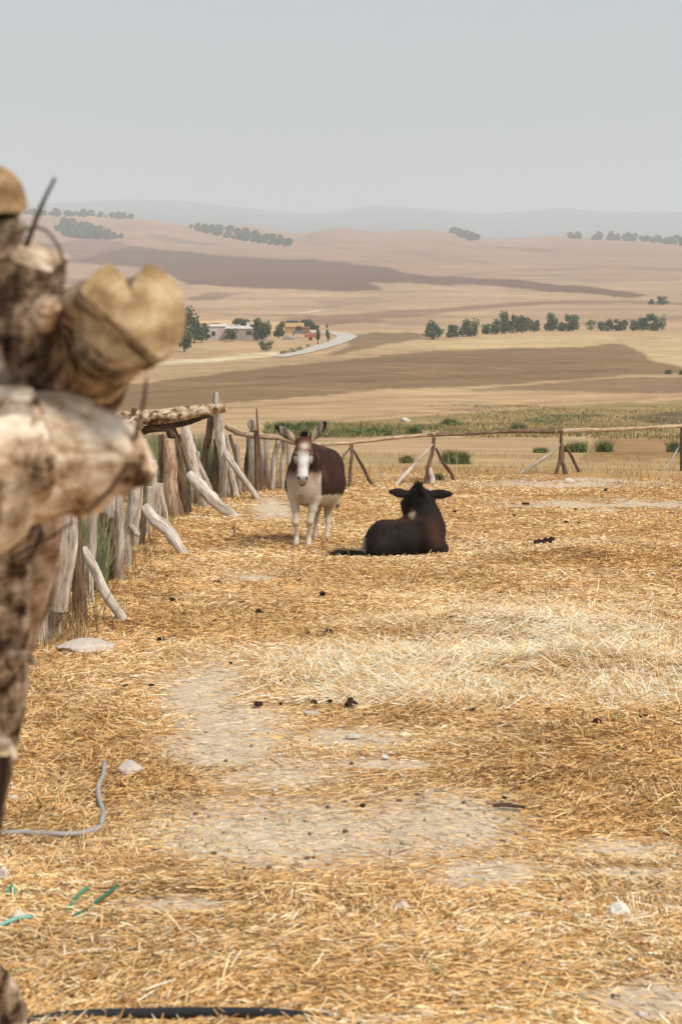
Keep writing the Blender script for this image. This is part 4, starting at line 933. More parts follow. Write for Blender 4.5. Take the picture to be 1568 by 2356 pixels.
def tube(name, pts, r, mat, col, label, cat, taper=0, parent=None, seg=10):
    D = []
    pts = [Vector(p) for p in pts]
    for a, b in zip(pts[:-1], pts[1:]):
        for k in range(10): D.append(a.lerp(b, k/10))
    D.append(pts[-1])
    for _ in range(8): D = [D[0]]+[(D[i-1]+D[i]+D[i+1])/3 for i in range(1, len(D)-1)]+[D[-1]]
    V = []; n = len(D)
    for i, c in enumerate(D):
        d = (D[min(i+1, n-1)]-D[max(i-1, 0)]).normalized(); u = d.orthogonal().normalized() if abs(d.z) > .95 else Vector((0, 0, 1)).cross(d).normalized(); v = d.cross(u)
        for k in range(seg): a = 2*math.pi*k/seg; V.append(tuple(c+(u*math.cos(a)+v*math.sin(a))*r*(1-taper*i/n)))
    F = [(i*seg+k, i*seg+(k+1) % seg, (i+1)*seg+(k+1) % seg, (i+1)*seg+k) for i in range(n-1) for k in range(seg)]
    F += [tuple(range(seg))[::-1], tuple((n-1)*seg+k for k in range(seg))]
    o = mesh_np(name, V, F, [mat], parent, cols=np.repeat(np.array(col)[None], len(V), 0), smooth=True)
    if label: tag(o, label, cat)
    return o
gp = lambda x, y, h=.01: onG(x, y)+Vector((0, 0, h))
tube('pipe', [gp(242, 1772, .03), gp(238, 1800, .022), gp(226, 1822, .026), gp(228, 1850, .02), gp(240, 1872, .0), gp(238, 1888, .022), gp(232, 1902, .0), gp(222, 1918, .016), gp(190, 1932, .02), gp(140, 1938, .026), gp(60, 1934, .028), gp(-40, 1934, .02), gp(-200, 1940, .02)],
     .0085, M['pipe'], srgb(176, 170, 166, K), 'bent grey plastic pipe half buried in the straw at the left', 'pipe')
tube('twine', [gp(202, 2066, .03), gp(180, 2085, .03), gp(150, 2116, .02)], .005, M['twine'], srgb(70, 150, 116, K), 'short bright green twine piece, upper of the two by the left edge', 'twine')
tube('twine', [gp(270, 2062, .03), gp(235, 2090, .03), gp(190, 2122, .025), gp(132, 2138, .02)], .005, M['twine'], srgb(52, 118, 88, K), 'longer dark green twine piece, lower of the two by the left edge', 'twine')
tube('twine', [gp(84, 2134, .03), gp(40, 2146, .04), gp(-30, 2160, .02)], .0055, M['twine'], srgb(140, 196, 180, K), 'pale teal twine lying across the rounded cream stone', 'twine')
tube('twine', [gp(15, 2078, .02), gp(28, 2066, .04), gp(40, 2086, .02)], .005, M['twine'], srgb(90, 160, 136, K), 'curled teal twine scrap at the left edge', 'twine')
b0 = [gp(x, y, .02) for x, y in ((120, 2360), (240, 2354), (400, 2351), (560, 2351), (680, 2356))]
tube('hose', [b0[0]+Vector((-.5, -.25, .0))]+b0+[b0[-1]+Vector((.35, -.12, 0)), b0[-1]+Vector((.7, -.4, 0))], .012, M['rubber'], (.02, .02, .02), 'black rubber hose crossing the straw at the bottom edge', 'hose')
stick(1132, 1866, 1208, 1870, .008, M['dark_wood'], 'short dark stick on the straw right of the bare patch', sd_=3)
stick(1262, 1668, 1490, 1662, .005, M['dark_wood'], 'long thin dark twig lying on the straw at the right', sd_=4)
stick(730, 1107, 838, 1098, .015, M['tan_wood'], 'thin pale branch lying behind the standing donkey', sd_=5) if False else None
stick(1012, 1107+20, 1042, 1112+20, .03, M['dark_wood'], 'stub of dark wood on the ground in front of the far fence', sd_=6) if False else None
stick(538, 1214, 541, 1238, .012, M['dark_wood'], 'short dark stick on end in the straw left of the standing donkey', sd_=7)
stick(1590-800, 1118, 1590-752, 1100, .012, M['tan_wood'], 'thin pale branch near the first tripod of the far fence', sd_=8)

def pebbles():
    rg = np.random.default_rng(77); V = []; F = []; C = []; b = 0; ico = bmesh.new(); bmesh.ops.create_icosphere(ico, subdivisions=1, radius=1)
    iv = np.array([tuple(v.co) for v in ico.verts]); iff = [[v.index for v in f.verts] for f in ico.faces]; ico.free()
    for _ in range(1500):
        r = 2.8+6*rg.random()**1.2; th = (rg.random()*2-1)*.22; x, y = r*math.sin(th), r*math.cos(th); z = float(G(x, y)); px, py = project(x, y, z)
        if float(blobs(BARE, np.array([px]), np.array([py]))[0]) < .35 and rg.random() > .12: continue
        sz = .003+.010*rg.random()**3; q = iv*(sz*(.6+.8*rg.random(3)))*(1+.25*rg.normal(0, 1, (len(iv), 1))*.6); q[:, 2] *= .7
        V.append(q+np.array([x, y, z+sz*.25])); F += [[i+b for i in f] for f in iff]; b += len(iv)
        c = np.array([srgb(226, 214, 200, K), srgb(176, 160, 142, K), srgb(206, 184, 160, K), srgb(120, 100, 82, K)][rg.integers(0, 4)]); C.append(np.repeat(c[None], len(iv), 0))
    tag(mesh_np('pebbles', np.vstack(V), np.array(F), [M['stone']], cols=np.vstack(C)), 'small pale pebbles and crumbs on the bare earth', 'pebbles', kind='stuff')
pebbles()

# ------------------------------------------------------------------ vegetation
SG = [srgb(112, 126, 76, K), srgb(88, 108, 62, K), srgb(136, 142, 92, K), srgb(76, 96, 54, K)]
def blades(name, pts, h, w, cols, label, cat, seed, kind='stuff', lean=.4, parent=None, segs=3):
    rg = np.random.default_rng(seed); n = len(pts); P0 = np.array(pts, float); H = h*(.5+.7*rg.random(n))
    a = rg.random(n)*6.283; ln = np.abs(rg.normal(0, lean, n)); D = np.stack([np.cos(a)*ln, np.sin(a)*ln, np.ones(n)], 1)
    s_ = rg.random(n)*6.283; S = np.stack([np.cos(s_), np.sin(s_)*.5, np.zeros(n)], 1)
    rows = []
    for k in range(segs+1):
        t = k/segs; q = P0+D*(H*t)[:, None]; q[:, :2] += D[:, :2]*(H*t*t*.8)[:, None]; wd = w*(1-.85*t)/2; rows += [q-S*wd, q+S*wd]
    V = np.stack(rows, 1).reshape(-1, 3); m = 2*(segs+1); i = np.arange(n)[:, None]*m
    F = np.concatenate([i+np.array([2*k, 2*k+1, 2*k+3, 2*k+2]) for k in range(segs)], 0)
    pal = np.array(cols); ci = rg.integers(0, len(pal), n); C = np.repeat(pal[ci]*(.7+.6*rg.random((n, 1))), m, 0)
    o = mesh_np(name, V, F, [M['leaf']], parent, cols=C)
    if label: tag(o, label, cat, kind=kind)
    return o
def scat(n, x0, x1, y0, y1, rg):
    out_ = []
    for _ in range(n):
        q = onG(rg.uniform(x0, x1), rg.uniform(y0, y1)); out_.append(tuple(q))
    return out_
rg = random.Random(5)
GR = [srgb(122, 132, 96, K), srgb(98, 114, 78, K), srgb(148, 150, 112, K), srgb(188, 176, 132, K)]
DG = [srgb(196, 162, 108, K), srgb(168, 128, 78, K), srgb(214, 190, 146, K), srgb(140, 104, 66, K)]
def field_pts(n, xr, yr, seed):
    """scatter between two picture corners, uniform on the ground along the depth"""
    rg_ = np.random.default_rng(seed); k = 14
    ys = np.linspace(yr[0], yr[1], k); out_ = []
    Ys = [onG((xr[0]+xr[1])/2, y).y for y in ys]
    for _ in range(n):
        yv = rg_.uniform(yr[0], yr[1]); Yw = np.interp(yv, ys, Ys); xw = (rg_.uniform(*xr)-CX)/FPX*(Yw*1.02)
        out_.append((xw, Yw, float(G(xw, Yw))))
    return out_
def clumpy(pts, scale, sd_):
    a = np.array(pts); f = fbm(a[:, 0]/scale, a[:, 1]/scale/1.5, sd_, 3); r_ = np.random.default_rng(sd_).random(len(a))
    return [tuple(q) for q in a[f+.5*(r_-.5) > .0]]
# tall green growth behind the stakes, one clump per gap
for i, (xr, yr, n, h, lab) in enumerate([((322, 400), (1112, 1165), 3600, .95, 'tall grey green reeds behind the stakes under the long top rail'),
        ((436, 505), (1112, 1145), 2200, .9, 'tall green reeds behind the stakes left of the tallest post'),
        ((185, 245), (1300, 1370), 1300, .55, 'dark green weeds behind the nearest leaning brace'),
        ((330, 360), (1170, 1200), 500, .3, 'low green weeds behind the forked stake')]):
    blades('reeds', field_pts(n, xr, yr, 70+i), h, .012, GR, lab, 'reeds', 80+i, lean=.12)
blades('dry_grass', clumpy(field_pts(5200, (520, 1620), (1082, 1120), 90), .6, 1), .15, .008, DG, 'dry tan grass along the foot of the far rail fence', 'dry grass', 91)
blades('dry_grass', clumpy(field_pts(3000, (620, 1620), (1045, 1090), 92), 2.5, 2), .14, .012, DG, 'thin dry grass in the field just beyond the far rail fence', 'dry grass', 93)
blades('dry_grass', [tuple(onG(x, y)) for x, y in [(rg.uniform(100, 640), 0) for _ in range(0)]] or field_pts(900, (60, 200), (1395, 1500), 94), .12, .006, DG, 'dry grass and weeds round the feet of the nearest stakes', 'dry grass', 95)
BG = [srgb(166, 148, 100, K), srgb(140, 136, 88, K), srgb(196, 164, 112, K), srgb(122, 126, 80, K), srgb(174, 140, 94, K)]
blades('reed_bed', clumpy(field_pts(16000, (720, 1640), (975, 1008), 96), 4, 3), .20, .045, BG, 'band of olive and tan reeds beyond the far rail', 'reeds', 97, lean=.6)
blades('reed_bed', clumpy(field_pts(6000, (980, 1640), (935, 972), 98), 7, 4), .16, .08, BG, 'rough olive scrub strip further down the slope', 'scrub', 99, lean=.7)
bp = []; rb = random.Random(9)
for kind_, pl_, mt_, bs_, dy_ in LEFT:
    if kind_ == 'post':
        q0 = onG(*bs_)
        for _ in range(34):
            x_ = q0.x+rb.gauss(-.03, .13); y_ = q0.y+rb.gauss(.10, .14); bp.append((x_, y_, float(G(x_, y_))))
blades('brushwood', bp, .42, .007, [srgb(150, 112, 74, K), srgb(110, 80, 54, K), srgb(190, 160, 118, K), srgb(128, 124, 84, K)], 'dry weeds and twigs tangled round the feet of the stakes', 'brushwood', 321, lean=.3)
blades('scrub', clumpy(field_pts(4200, (610, 1010), (981, 1007), 196), 2.2, 13), .30, .05, SG+[srgb(170, 156, 110, K)], 'long green scrub strip beyond the far rail behind the donkeys', 'scrub', 197, lean=.5)
blades('scrub', clumpy(field_pts(2600, (1010, 1640), (986, 1006), 198), 2.2, 14), .24, .05, SG+BG, 'thin mixed scrub strip beyond the far rail at the right', 'scrub', 199, lean=.5)
# dead stalks near the tripods
for i, (x, y, y2, dx) in enumerate([(779, 1118, 1058, 4), (863, 1116, 1060, 2), (876, 1112, 1052, 1), (924, 1108, 1068, -3), (1028, 1104, 1043, 2), (1048, 1104, 1048, 0), (1340, 1084, 1040, 3), (1352, 1086, 1032, 0), (1360, 1088, 1062, 5)]):
    q = onG(x, y); t = P(x+dx, y2, q.y+.1)
    tag(wood_log('dead_stalk', [q, q.lerp(t, .5)+Vector((.02, 0, 0)), t], [.009, .007, .004], M['grey_wood'], None, 200+i, seg=6), 'thin pale dead stalk, %s from the left at the foot of the far rail fence' % ORD[i], 'stalk', 'dead stalks along the far fence')

def crown_mesh(name, c, rx, rz, parent, cols, seed, n=420, leaf=.35, shape='round', open_=0.0):
    rg = np.random.default_rng(seed); nb = 9 if shape != 'spire' else 7; B = []
    if shape != 'spire': B += [(-.5, 0, -.55, .42), (.5, 0, -.5, .42), (0, .2, -.6, .45)]
    for _ in range(nb):
        a = rg.random()*6.283; u = rg.random()**.5*.62; zz = rg.uniform(-.62, .62); 
        if shape == 'spire': B.append((math.cos(a)*u*.4, math.sin(a)*u*.4, zz*1.2, .42*(1-.55*(zz*.8+.5))))
        else:
            k = math.sqrt(max(0, 1-zz*zz)); B.append((math.cos(a)*u*k*1.25, math.sin(a)*u*k*1.25, zz, rg.uniform(.36, .58)))
    if shape != 'spire': B.append((0, 0, 0, .62))
    B = np.array(B); k = rg.integers(0, len(B), n); d = rg.normal(0, 1, (n, 3)); d /= np.linalg.norm(d, axis=1)[:, None]
    rad = rg.random(n)**.4; q = B[k, :3]+d*B[k, 3:4]*rad[:, None]
    q *= np.array([rx, rx, rz]); q += np.array(c); q[:, 2] = np.maximum(q[:, 2], c[2]-rz*.98)
    nrm = d+rg.normal(0, .6, (n, 3)); nrm /= np.linalg.norm(nrm, axis=1)[:, None]
    t1 = np.cross(nrm, rg.normal(0, 1, (n, 3))); t1 /= np.linalg.norm(t1, axis=1)[:, None]; t2 = np.cross(nrm, t1)
    s = leaf*(.5+rg.random(n))[:, None]/2; cup = nrm*s*.3
    V = np.stack([q-t1*s, q-t2*s*.8+cup, q+t1*s, q+t2*s*.8+cup], 1).reshape(-1, 3); F = np.arange(n*4).reshape(-1, 4)
    pal = np.array(cols)*(.95+.5*rg.random()); tone = pal[(k*7+seed) % len(pal)]*(.65+.7*rg.random((n, 1)))
    return mesh_np(name, V, F, [M['leaf']], parent, cols=np.repeat(tone, 4, 0))
TG = [srgb(90, 100, 66, K), srgb(72, 84, 54, K), srgb(112, 118, 78, K), srgb(80, 94, 62, K*.9)]
TP = [srgb(136, 140, 96, K*.8), srgb(120, 128, 84, K*.8), srgb(150, 148, 104, K*.8)]
def spray(t_, x, y, h, w_, sd_):
    q = onG(x, y); rg_ = np.random.default_rng(sd_); H = h*q.y/FPX; W = w_*q.y/FPX/2; n = 420
    px_ = q.x+rg_.normal(0, .55, n)*W; py_ = q.y+rg_.normal(0, .4, n)*W
    blades('stems', [(a, b, float(c)) for a, b, c in zip(px_, py_, G(px_, py_))], H*1.25, max(.02, H*.06), SG+[srgb(168, 156, 108, K)], None, None, sd_, lean=.3, parent=t_)
def tree(x, y, hpx, wpx, label, seed, group, shape='round', cols=TG, Yoff=0, tr=.15, name='tree', n=None):
    q = onG(x, y); 
    if Yoff: 
        Y2 = q.y+Yoff; q = Vector((P(x, y, Y2).x, Y2, float(G(P(x, y, Y2).x, Y2)))); top = P(x, y-hpx, Y2).z; H = top-q.z
    else: H = hpx*q.y/FPX
    W = wpx*q.y/FPX/2
    t = thing(name, label, 'tree' if name != 'bush' else 'bush', tuple(q), group)
    zc = q.z+H*(tr*.5+.5); rz = H*(1-tr)*.5*1.02
    crown_mesh('crown', (q.x, q.y, zc), W*1.05, rz, t, cols, seed, n or 1100, max(.10, min(.5, W*.24)) if name != 'bush' else max(.05, min(.4, W*.15)), shape)
    if name != 'bush':
        rgx = random.Random(seed); top = Vector((q.x+rgx.uniform(-.1, .1)*W, q.y, zc)); bs = Vector(q)-Vector((0, 0, .1))
        wood_log('trunk', [bs, bs.lerp(top, .5), top], [H*.028, H*.022, H*.012], M['dark_wood'], t, seed, seg=8)
    return t
FT = [(447, 790, 83, 44, 'tallest bushy tree of the farm, nearest the left cut log', 'round', TG, 0), (424, 810, 66, 38, 'tall tree half hidden by the round log end', 'round', TG, 0),
      (464, 788, 46, 42, 'wide tree touching the left end of the white farmhouse', 'round', TG, 0), (498, 758, 14, 34, 'low tree crowns behind the left roof of the farmhouse', 'round', TG, 30),
      (532, 786, 31, 29, 'round dark bush tree in front of the farmhouse wall', 'round', TG, 0), (558, 762, 29, 44, 'spreading tree behind the right farmhouse roof', 'round', TG, 30),
      (603, 785, 53, 46, 'broad dark tree at the right end of the farmhouse', 'round', TG, 0), (641, 780, 40, 28, 'narrow ragged tree between farmhouse and orange barn', 'round', TG, 0),
      (668, 754, 16, 34, 'flat topped tree behind the orange barn', 'round', TG, 25), (709, 766, 33, 38, 'round tree right of the orange barn', 'round', TG, 10),
      (612, 808, 26, 28, 'small pale sapling in the field below the farmhouse', 'round', TP, 0), (731, 792, 46, 22, 'left of two pointed conifers by the road bend', 'spire', TG, 0),
      (754, 788, 46, 18, 'right of two pointed conifers by the road bend', 'spire', TG, 0)]
for i, (x, y, h, w_, lab, sh, cl, yo) in enumerate(FT): tree(x, y, h, w_, lab, 500+i, 'trees around the farm', sh, cl, yo, tr=.12 if i else .1)
for i, (x, y, h, w_) in enumerate([(655, 815, 12, 22), (672, 811, 12, 20), (690, 806, 12, 20), (622, 792, 12, 16), (708, 800, 8, 14)]):
    tree(x, y, h, w_, ['leftmost green roadside bush below the farm', 'middle green roadside bush below the farm', 'rightmost green roadside bush below the farm', 'small bush beside the pale sapling', 'tiny bush at the foot of the pointed conifers'][i], 540+i, 'bushes around the farm', tr=0, name='bush', n=250)
RT = [(994, 781, 46, 46, 'separate leftmost tree of the row on the right'), (1041, 776, 29, 32, 'low dark tree, second from the left in the right row'), (1076, 774, 43, 50, 'broad dark tree, third from the left in the right row'),
      (1119, 769, 25, 24, 'small tree at the left end of the long middle clump'), (1139, 769, 35, 28, 'second tree of the long middle clump'), (1161, 768, 50, 30, 'tallest tree of the long middle clump'), (1180, 767, 46, 26, 'tall ragged tree right of the tallest in the middle clump'),
      (1201, 766, 44, 34, 'second last tree of the long middle clump'), (1227, 764, 34, 26, 'last tree at the right end of the long middle clump'), (1266, 762, 42, 36, 'dark leaning tree right of the middle clump'),
      (1290, 762, 24, 22, 'small tree between the two taller trees of the row'), (1316, 762, 41, 38, 'tall tree right of the small one in the row'), (1360, 760, 24, 26, 'thin see through tree standing alone in the row'),
      (1395, 761, 29, 38, 'low wide tree, left of the pair right of the thin one'), (1426, 761, 27, 30, 'low wide tree, right of the pair right of the thin one'), (1459, 761, 26, 26, 'small tree left of the last big one in the row'),
      (1479, 761, 33, 28, 'middle tree of the last group in the row'), (1508, 761, 41, 46, 'big dark rounded tree at the right end of the row')]
for i, (x, y, h, w_, lab) in enumerate(RT): tree(x, y, h, w_, lab, 560+i, 'row of trees across the fields', cols=TP+TG if i == 12 else TG, tr=.02, n=320 if i == 12 else 1100)
tree(1497, 700, 12, 16, 'smaller of two far bushes above the tree row', 590, 'two far trees above the row', tr=.05); tree(1524, 701, 19, 36, 'larger of two far bushes above the tree row', 591, 'two far trees above the row', tr=.05)
BU = [(655, 992, 20, 50, 'green bush behind the left ear of the standing donkey'), (705, 990, 18, 44, 'green bush between the donkey ears'), (735, 990, 16, 30, 'green bush at the right ear of the standing donkey'), (800, 1003, 15, 60, 'long low green bush right of the standing donkey'),
      (870, 1001, 13, 60, 'low green bush above the far rail, left of the resting donkey'), (950, 998, 15, 34, 'dark green bush above the far rail over the resting donkey'), (1034, 980, 14, 44, 'isolated green bush down the slope over the second tripod'),
      (1190, 992, 16, 40, 'dark bush in the reed band between the second and third tripods'), (1150, 997, 10, 30, 'small olive bush in the reed band left of the dark one'),
      (934, 1066, 14, 22, 'small green bush left of the second tripod'), (1036, 1068, 26, 36, 'green bush behind the right brace of the second tripod'), (1064, 1068, 22, 28, 'leafy bush just right of the second tripod'), (1330, 1041, 20, 34, 'green bush behind the right brace of the third tripod'),
      (1308, 1040, 14, 24, 'small green bush touching the third tripod post'), (1389, 1040, 22, 30, 'round green bush standing alone right of the third tripod'), (1245, 1042, 10, 28, 'low bush left of the third tripod'), (1548, 1040, 20, 24, 'green bush left of the last fence post'),
      (1000, 1105, 12, 28, 'low green weed at the foot of the second tripod'), (1536, 861, 9, 13, 'left of two tiny dark bushes at the edge of the ploughed field'), (1568, 862, 9, 14, 'right of two tiny dark bushes at the edge of the ploughed field')]
for i, (x, y, h, w_, lab) in enumerate(BU): t_ = tree(x, y, h, w_, lab, 620+i, 'green bushes beyond the far fence', tr=0, name='bush', cols=SG, n=1500 if h > 12 else 600); spray(t_, x, y, h, w_, 820+i)
# woods on the far hills: masses of small trees
def wood(poly, n, label, seed, size=(3.5, 9)):
    rg = np.random.default_rng(seed); xs = [a for a, b in poly]; ys = [b for a, b in poly]; Q_ = []
    while len(Q_) < n:
        x = rg.uniform(min(xs), max(xs)); y = rg.uniform(min(ys), max(ys))
        if inpoly(np.array([x]), np.array([y]), poly)[0]: Q_.append(onG(x, y))
    V = []; C = []
    pal = np.array([srgb(86, 96, 70, K*.8), srgb(70, 84, 60, K*.8)])
    for q in Q_:
        if q.y > 3400: continue
        h = rg.uniform(*size)*q.y/2200; m = 46; d = rg.normal(0, 1, (m, 3)); d /= np.linalg.norm(d, axis=1)[:, None]
        c = np.array(q)+np.array([0, 0, h*.5])+d*np.array([h*.5, h*.5, h*.5])*rg.random((m, 1))**.4
        nr_ = d+rg.normal(0, .5, (m, 3)); nr_ /= np.linalg.norm(nr_, axis=1)[:, None]; t1 = np.cross(nr_, rg.normal(0, 1, (m, 3))); t1 /= np.linalg.norm(t1, axis=1)[:, None]; t2 = np.cross(nr_, t1); s = h*.28
        V.append(np.stack([c-t1*s, c-t2*s, c+t1*s, c+t2*s], 1).reshape(-1, 3)); C.append(np.repeat(pal[rg.integers(0, 2, m)]*(.7+.6*rg.random((m, 1))), 4, 0))
    V = np.vstack(V); tag(mesh_np('wood', V, np.arange(len(V)).reshape(-1, 4), [M['leaf']], cols=np.vstack(C)), label, 'wood', kind='stuff')
wood([(130, 530), (150, 510), (200, 522), (240, 536), (280, 548), (240, 553), (180, 549), (135, 542)], 250, 'dark wood on the far slope behind the twig at the left', 1)
wood([(430, 524), (520, 528), (600, 545), (682, 563), (650, 569), (560, 555), (470, 538)], 110, 'scattered wood with pale houses on the middle far slope', 2)
wood([(1030, 531), (1060, 538), (1102, 551), (1080, 555), (1045, 541)], 48, 'thin strip of wood on the far slope right of centre', 3)
wood([(60, 491), (120, 492), (180, 493), (250, 498), (250, 501), (60, 497)], 42, 'line of trees along the skyline of the left hill', 4)
wood([(1310, 545), (1400, 547), (1568, 556), (1568, 566), (1450, 555), (1310, 550)], 60, 'hazy strip of wood on the far ridge at the right', 5)
wood([(250, 499), (380, 505), (380, 508), (250, 503)], 25, 'few small trees along the ridge right of the skyline trees', 6)

# ------------------------------------------------------------------ farm buildings
def box(bmv, c, s, rz=0):
    cx, cy, cz = c; sx, sy, sz = [v/2 for v in s]; cr, sr = math.cos(rz), math.sin(rz); V, F = bmv; b = len(V)
    for dz in (-sz, sz):
        for dx, dy in ((-sx, -sy), (sx, -sy), (sx, sy), (-sx, sy)): V.append((cx+dx*cr-dy*sr, cy+dx*sr+dy*cr, cz+dz))
    F += [(b+3, b+2, b+1, b), (b+4, b+5, b+6, b+7), (b, b+1, b+5, b+4), (b+1, b+2, b+6, b+5), (b+2, b+3, b+7, b+6), (b+3, b, b+4, b+7)]
def boxes(name, lst, col, parent, mat='wall', **k):
    V, F = [], []
    for it_ in lst: box((V, F), *it_)
    return mesh_np(name, V, F, [M[mat]], parent, cols=np.repeat(np.array(col)[None], len(V), 0))
def building(x0, x1, ytop, ybase, depth_m, wcol, label, name='farmhouse', Yoff=0):
    q = onG((x0+x1)/2, ybase); Y = q.y+Yoff; sc = Y/FPX; W = (x1-x0)*sc; H = (ybase-ytop)*sc
    if Yoff: H = P(0, ytop, Y).z-float(G(q.x, Y))
    cx = P((x0+x1)/2, ybase, Y).x; z0 = min(q.z, float(G(cx, Y+depth_m)), float(G(cx-W/2, Y)), float(G(cx+W/2, Y)))-.3; z1 = q.z+H if not Yoff else float(G(q.x, Y))+H
    t = thing(name, label, 'farm building', (cx, Y+depth_m/2, q.z))
    boxes('wall', [((cx, Y+depth_m/2, (z0+z1)/2), (W, depth_m, z1-z0))], wcol, t)
    return t, cx, Y, W, H, z1, q.z
t, cx, Y, W, H, z1, zb = building(481, 519, 752, 783, 7, srgb(220, 206, 194, K), 'whitewashed flat roofed farmhouse, left block with a dark window')
boxes('roof', [((cx, Y+3.5, z1+.09), (W+.3, 7.3, .18))], srgb(232, 222, 212, K), t)
wx = P(491, 767, Y).x; wf = boxes('window', [((wx, Y-.02, zb+1.55), (.9, .12, 1.1))], (.05, .05, .055), t)
boxes('frame', [((wx-.5, Y-.04, zb+1.55), (.1, .14, 1.3)), ((wx+.5, Y-.04, zb+1.55), (.1, .14, 1.3)), ((wx, Y-.04, zb+.95), (.9, .14, .1)), ((wx, Y-.04, zb+2.15), (.9, .14, .1))], srgb(236, 226, 216, K), wf)
t, cx, Y, W, H, z1, zb = building(519.5, 612, 757, 784, 7, srgb(186, 170, 158, K), 'lower greyer farmhouse wing with white roof edge and chimney', Yoff=3)
rf = boxes('roof', [((cx, Y+3.5, z1+.12), (W+.3, 7.3, .24))], srgb(236, 230, 224, K), t)
c2 = P(571, 750, Y+2).x; boxes('chimney', [((c2, Y+2, z1+.7), (.7, .7, 1.0)), ((c2, Y+2, z1+1.25), (.9, .9, .12))], srgb(240, 236, 230, K), rf)
for c3 in (536, 549): boxes('water_tank', [((P(c3, 750, Y+3).x, Y+3, z1+.5), (.9, .9, .6))], srgb(226, 222, 218, K), rf)
wx = P(573, 768, Y).x; boxes('window', [((wx, Y-.02, zb+1.6), (1.3, .12, .8))], (.05, .05, .055), t)
wx = P(590, 768, Y).x; boxes('door', [((wx, Y-.02, zb+1.0), (1.0, .12, 2.0))], srgb(92, 76, 62, K), t)
t, cx, Y, W, H, z1, zb = building(655, 697, 752, 768, 6, srgb(206, 164, 112, K), 'ochre barn with a low tiled roof right of the farmhouse', name='barn', Yoff=4)
V = [(cx-W/2-.2, Y-.3, z1), (cx+W/2+.2, Y-.3, z1), (cx+W/2+.2, Y+6.3, z1), (cx-W/2-.2, Y+6.3, z1), (cx-W/2-.2, Y+3, z1+.9), (cx+W/2+.2, Y+3, z1+.9)]
mesh_np('roof', V, [(0, 1, 5, 4), (2, 3, 4, 5), (1, 2, 5), (3, 0, 4), (3, 2, 1, 0)], [M['wall']], t, cols=np.repeat(np.array(srgb(202, 160, 108, K))[None], 6, 0))
boxes('door', [((cx+W*.25, Y-.03, zb+.9), (1.6, .12, 1.9))], srgb(80, 64, 52, K), t)
t, cx, Y, W, H, z1, zb = building(697, 712, 755, 769, 4, srgb(172, 118, 76, K), 'narrow rust brown shed joined to the right end of the barn', name='shed', Yoff=3)
boxes('roof', [((cx, Y+2, z1+.08), (W+.2, 4.3, .16))], srgb(150, 100, 66, K), t)
def far_house(x, y, wpx, hpx, lab, rc):
    t, cx, Y, W, H, z1, zb = building(x-wpx/2, x+wpx/2, y-hpx, y, wpx*.7, srgb(236, 228, 220, K), lab, name='house')
    boxes('roof', [((cx, Y+wpx*.35, z1+.25), (W+1, wpx*.7+1, .5))], rc, t)
for i, (x, y, w_, h_) in enumerate([(497, 531, 10, 4), (512, 534, 13, 5), (528, 537, 9, 4), (556, 545, 9, 4)]):
    far_house(x, y, w_, h_, ['tiny white house, leftmost of four in the far hillside wood', 'wider white house, second from left in the far hillside wood', 'tiny white house, third from left in the far hillside wood', 'lowest tiny white house, rightmost in the far hillside wood'][i], srgb(214, 200, 190, K))
# lean-to, cart and heaps by the barn
q = onG(688, 778); W = 30*q.y/FPX
t = thing('lean_to', 'low dark sheet metal lean-to in front of the ochre barn', 'lean-to', tuple(q))
V = [(q.x-W/2, q.y, q.z+1.1), (q.x+W/2, q.y-.5, q.z+1.4), (q.x+W/2, q.y+2.5, q.z+1.9), (q.x-W/2, q.y+2.5, q.z+1.6)]; V += [(a, b, c-.08) for a, b, c in V]
mesh_np('roof', V, [(0, 1, 2, 3), (7, 6, 5, 4), (0, 4, 5, 1), (1, 5, 6, 2), (2, 6, 7, 3), (3, 7, 4, 0)], [M['plain']], t, cols=np.repeat(np.array(srgb(96, 98, 100, K))[None], 8, 0))
for sx, sy in ((-.45, .1), (.45, .1), (-.45, 2.3), (.45, 2.3)): boxes('post', [((q.x+W*sx, q.y+sy, q.z+.55), (.12, .12, 1.3))], srgb(90, 74, 60, K), t)
q = onG(714, 783)
t = thing('farm_trailer', 'small red farm trailer parked left of the pointed conifers', 'trailer', tuple(q))
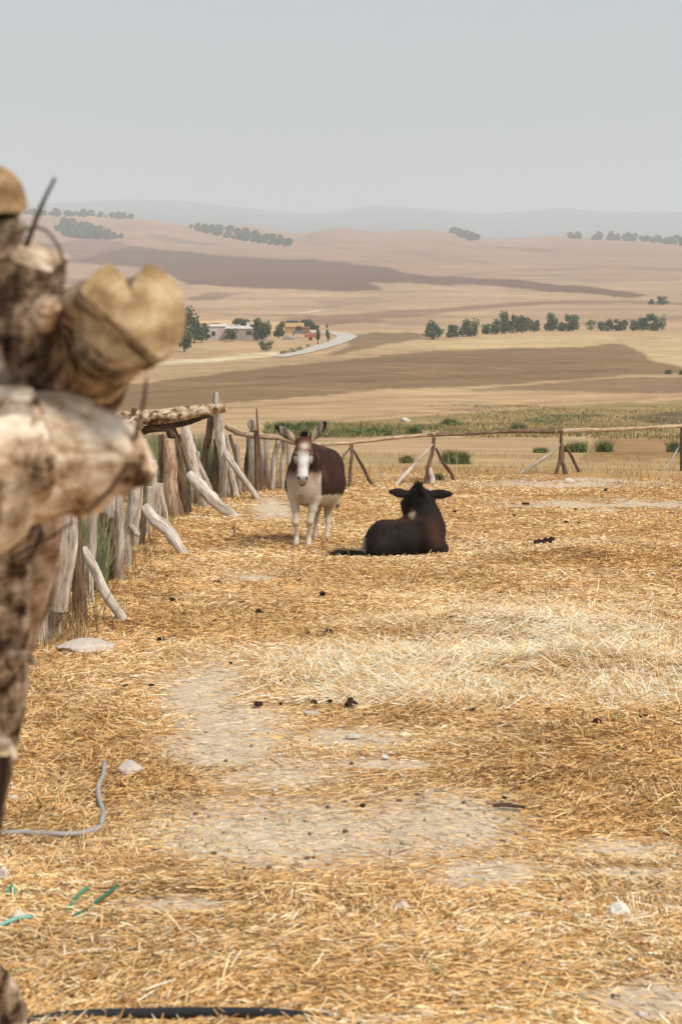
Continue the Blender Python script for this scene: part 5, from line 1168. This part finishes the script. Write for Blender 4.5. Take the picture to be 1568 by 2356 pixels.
boxes('body', [((q.x, q.y, q.z+.8), (2.2, 1.4, .15)), ((q.x, q.y-.7, q.z+1.05), (2.2, .08, .5)), ((q.x, q.y+.7, q.z+1.05), (2.2, .08, .5)), ((q.x-1.1, q.y, q.z+1.05), (.08, 1.48, .5)), ((q.x+1.1, q.y, q.z+1.05), (.08, 1.48, .5))], srgb(206, 104, 82, K), t, 'plain')
for sy in (-.75, .75):
    bm = bmesh.new(); bmesh.ops.create_cone(bm, segments=20, radius1=.4, radius2=.4, depth=.2, cap_ends=True, matrix=Matrix.Translation((q.x, q.y+sy, q.z+.4)) @ Matrix.Rotation(math.pi/2, 4, 'X'))
    V = [tuple(v.co) for v in bm.verts]; F = [tuple(v.index for v in f.verts) for f in bm.faces]; bm.free(); mesh_np('wheel', V, F, [M['rubber']], t)
q = onG(664, 781); tag(lump('rubble_heap', q+Vector((0, 0, .4)), (2.0, 1.4, .8), srgb(168, 158, 150, K), M['stone'], 771), 'grey rubble heap in front of the ochre barn', 'rubble')
q = onG(722, 770); tag(lump('sack_pile', q+Vector((0, 0, .4)), (1.6, 1.0, .9), srgb(232, 206, 198, K), M['stone'], 772), 'pale pink heap of sacks behind the red trailer', 'sacks')

# ------------------------------------------------------------------ haze
bm = bmesh.new(); bmesh.ops.create_cube(bm, size=1); me = bpy.data.meshes.new('haze'); bm.to_mesh(me); bm.free()
hz = bpy.data.objects.new('haze', me); COL.objects.link(hz)
zlo, zhi = -130, 150
scene.cycles.volume_bounces = 3
hz.location = (0, 7000, (zlo+zhi)/2); hz.scale = (36000, 20000, zhi-zlo)
tag(hz, 'pale dusty haze over the fields and hills', 'haze', kind='stuff')
hm = bpy.data.materials.new('dusty_air'); hm.use_nodes = True; hn = hm.node_tree; hn.nodes.clear()
ho = hn.nodes.new('ShaderNodeOutputMaterial'); pv = hn.nodes.new('ShaderNodeVolumePrincipled'); pv.inputs['Color'].default_value = (.86, .93, 1.0, 1); pv.inputs['Density'].default_value = 2.8e-4
pv.inputs['Anisotropy'].default_value = 0.0
hn.links.new(pv.outputs[0], ho.inputs['Volume']); me.materials.append(hm)
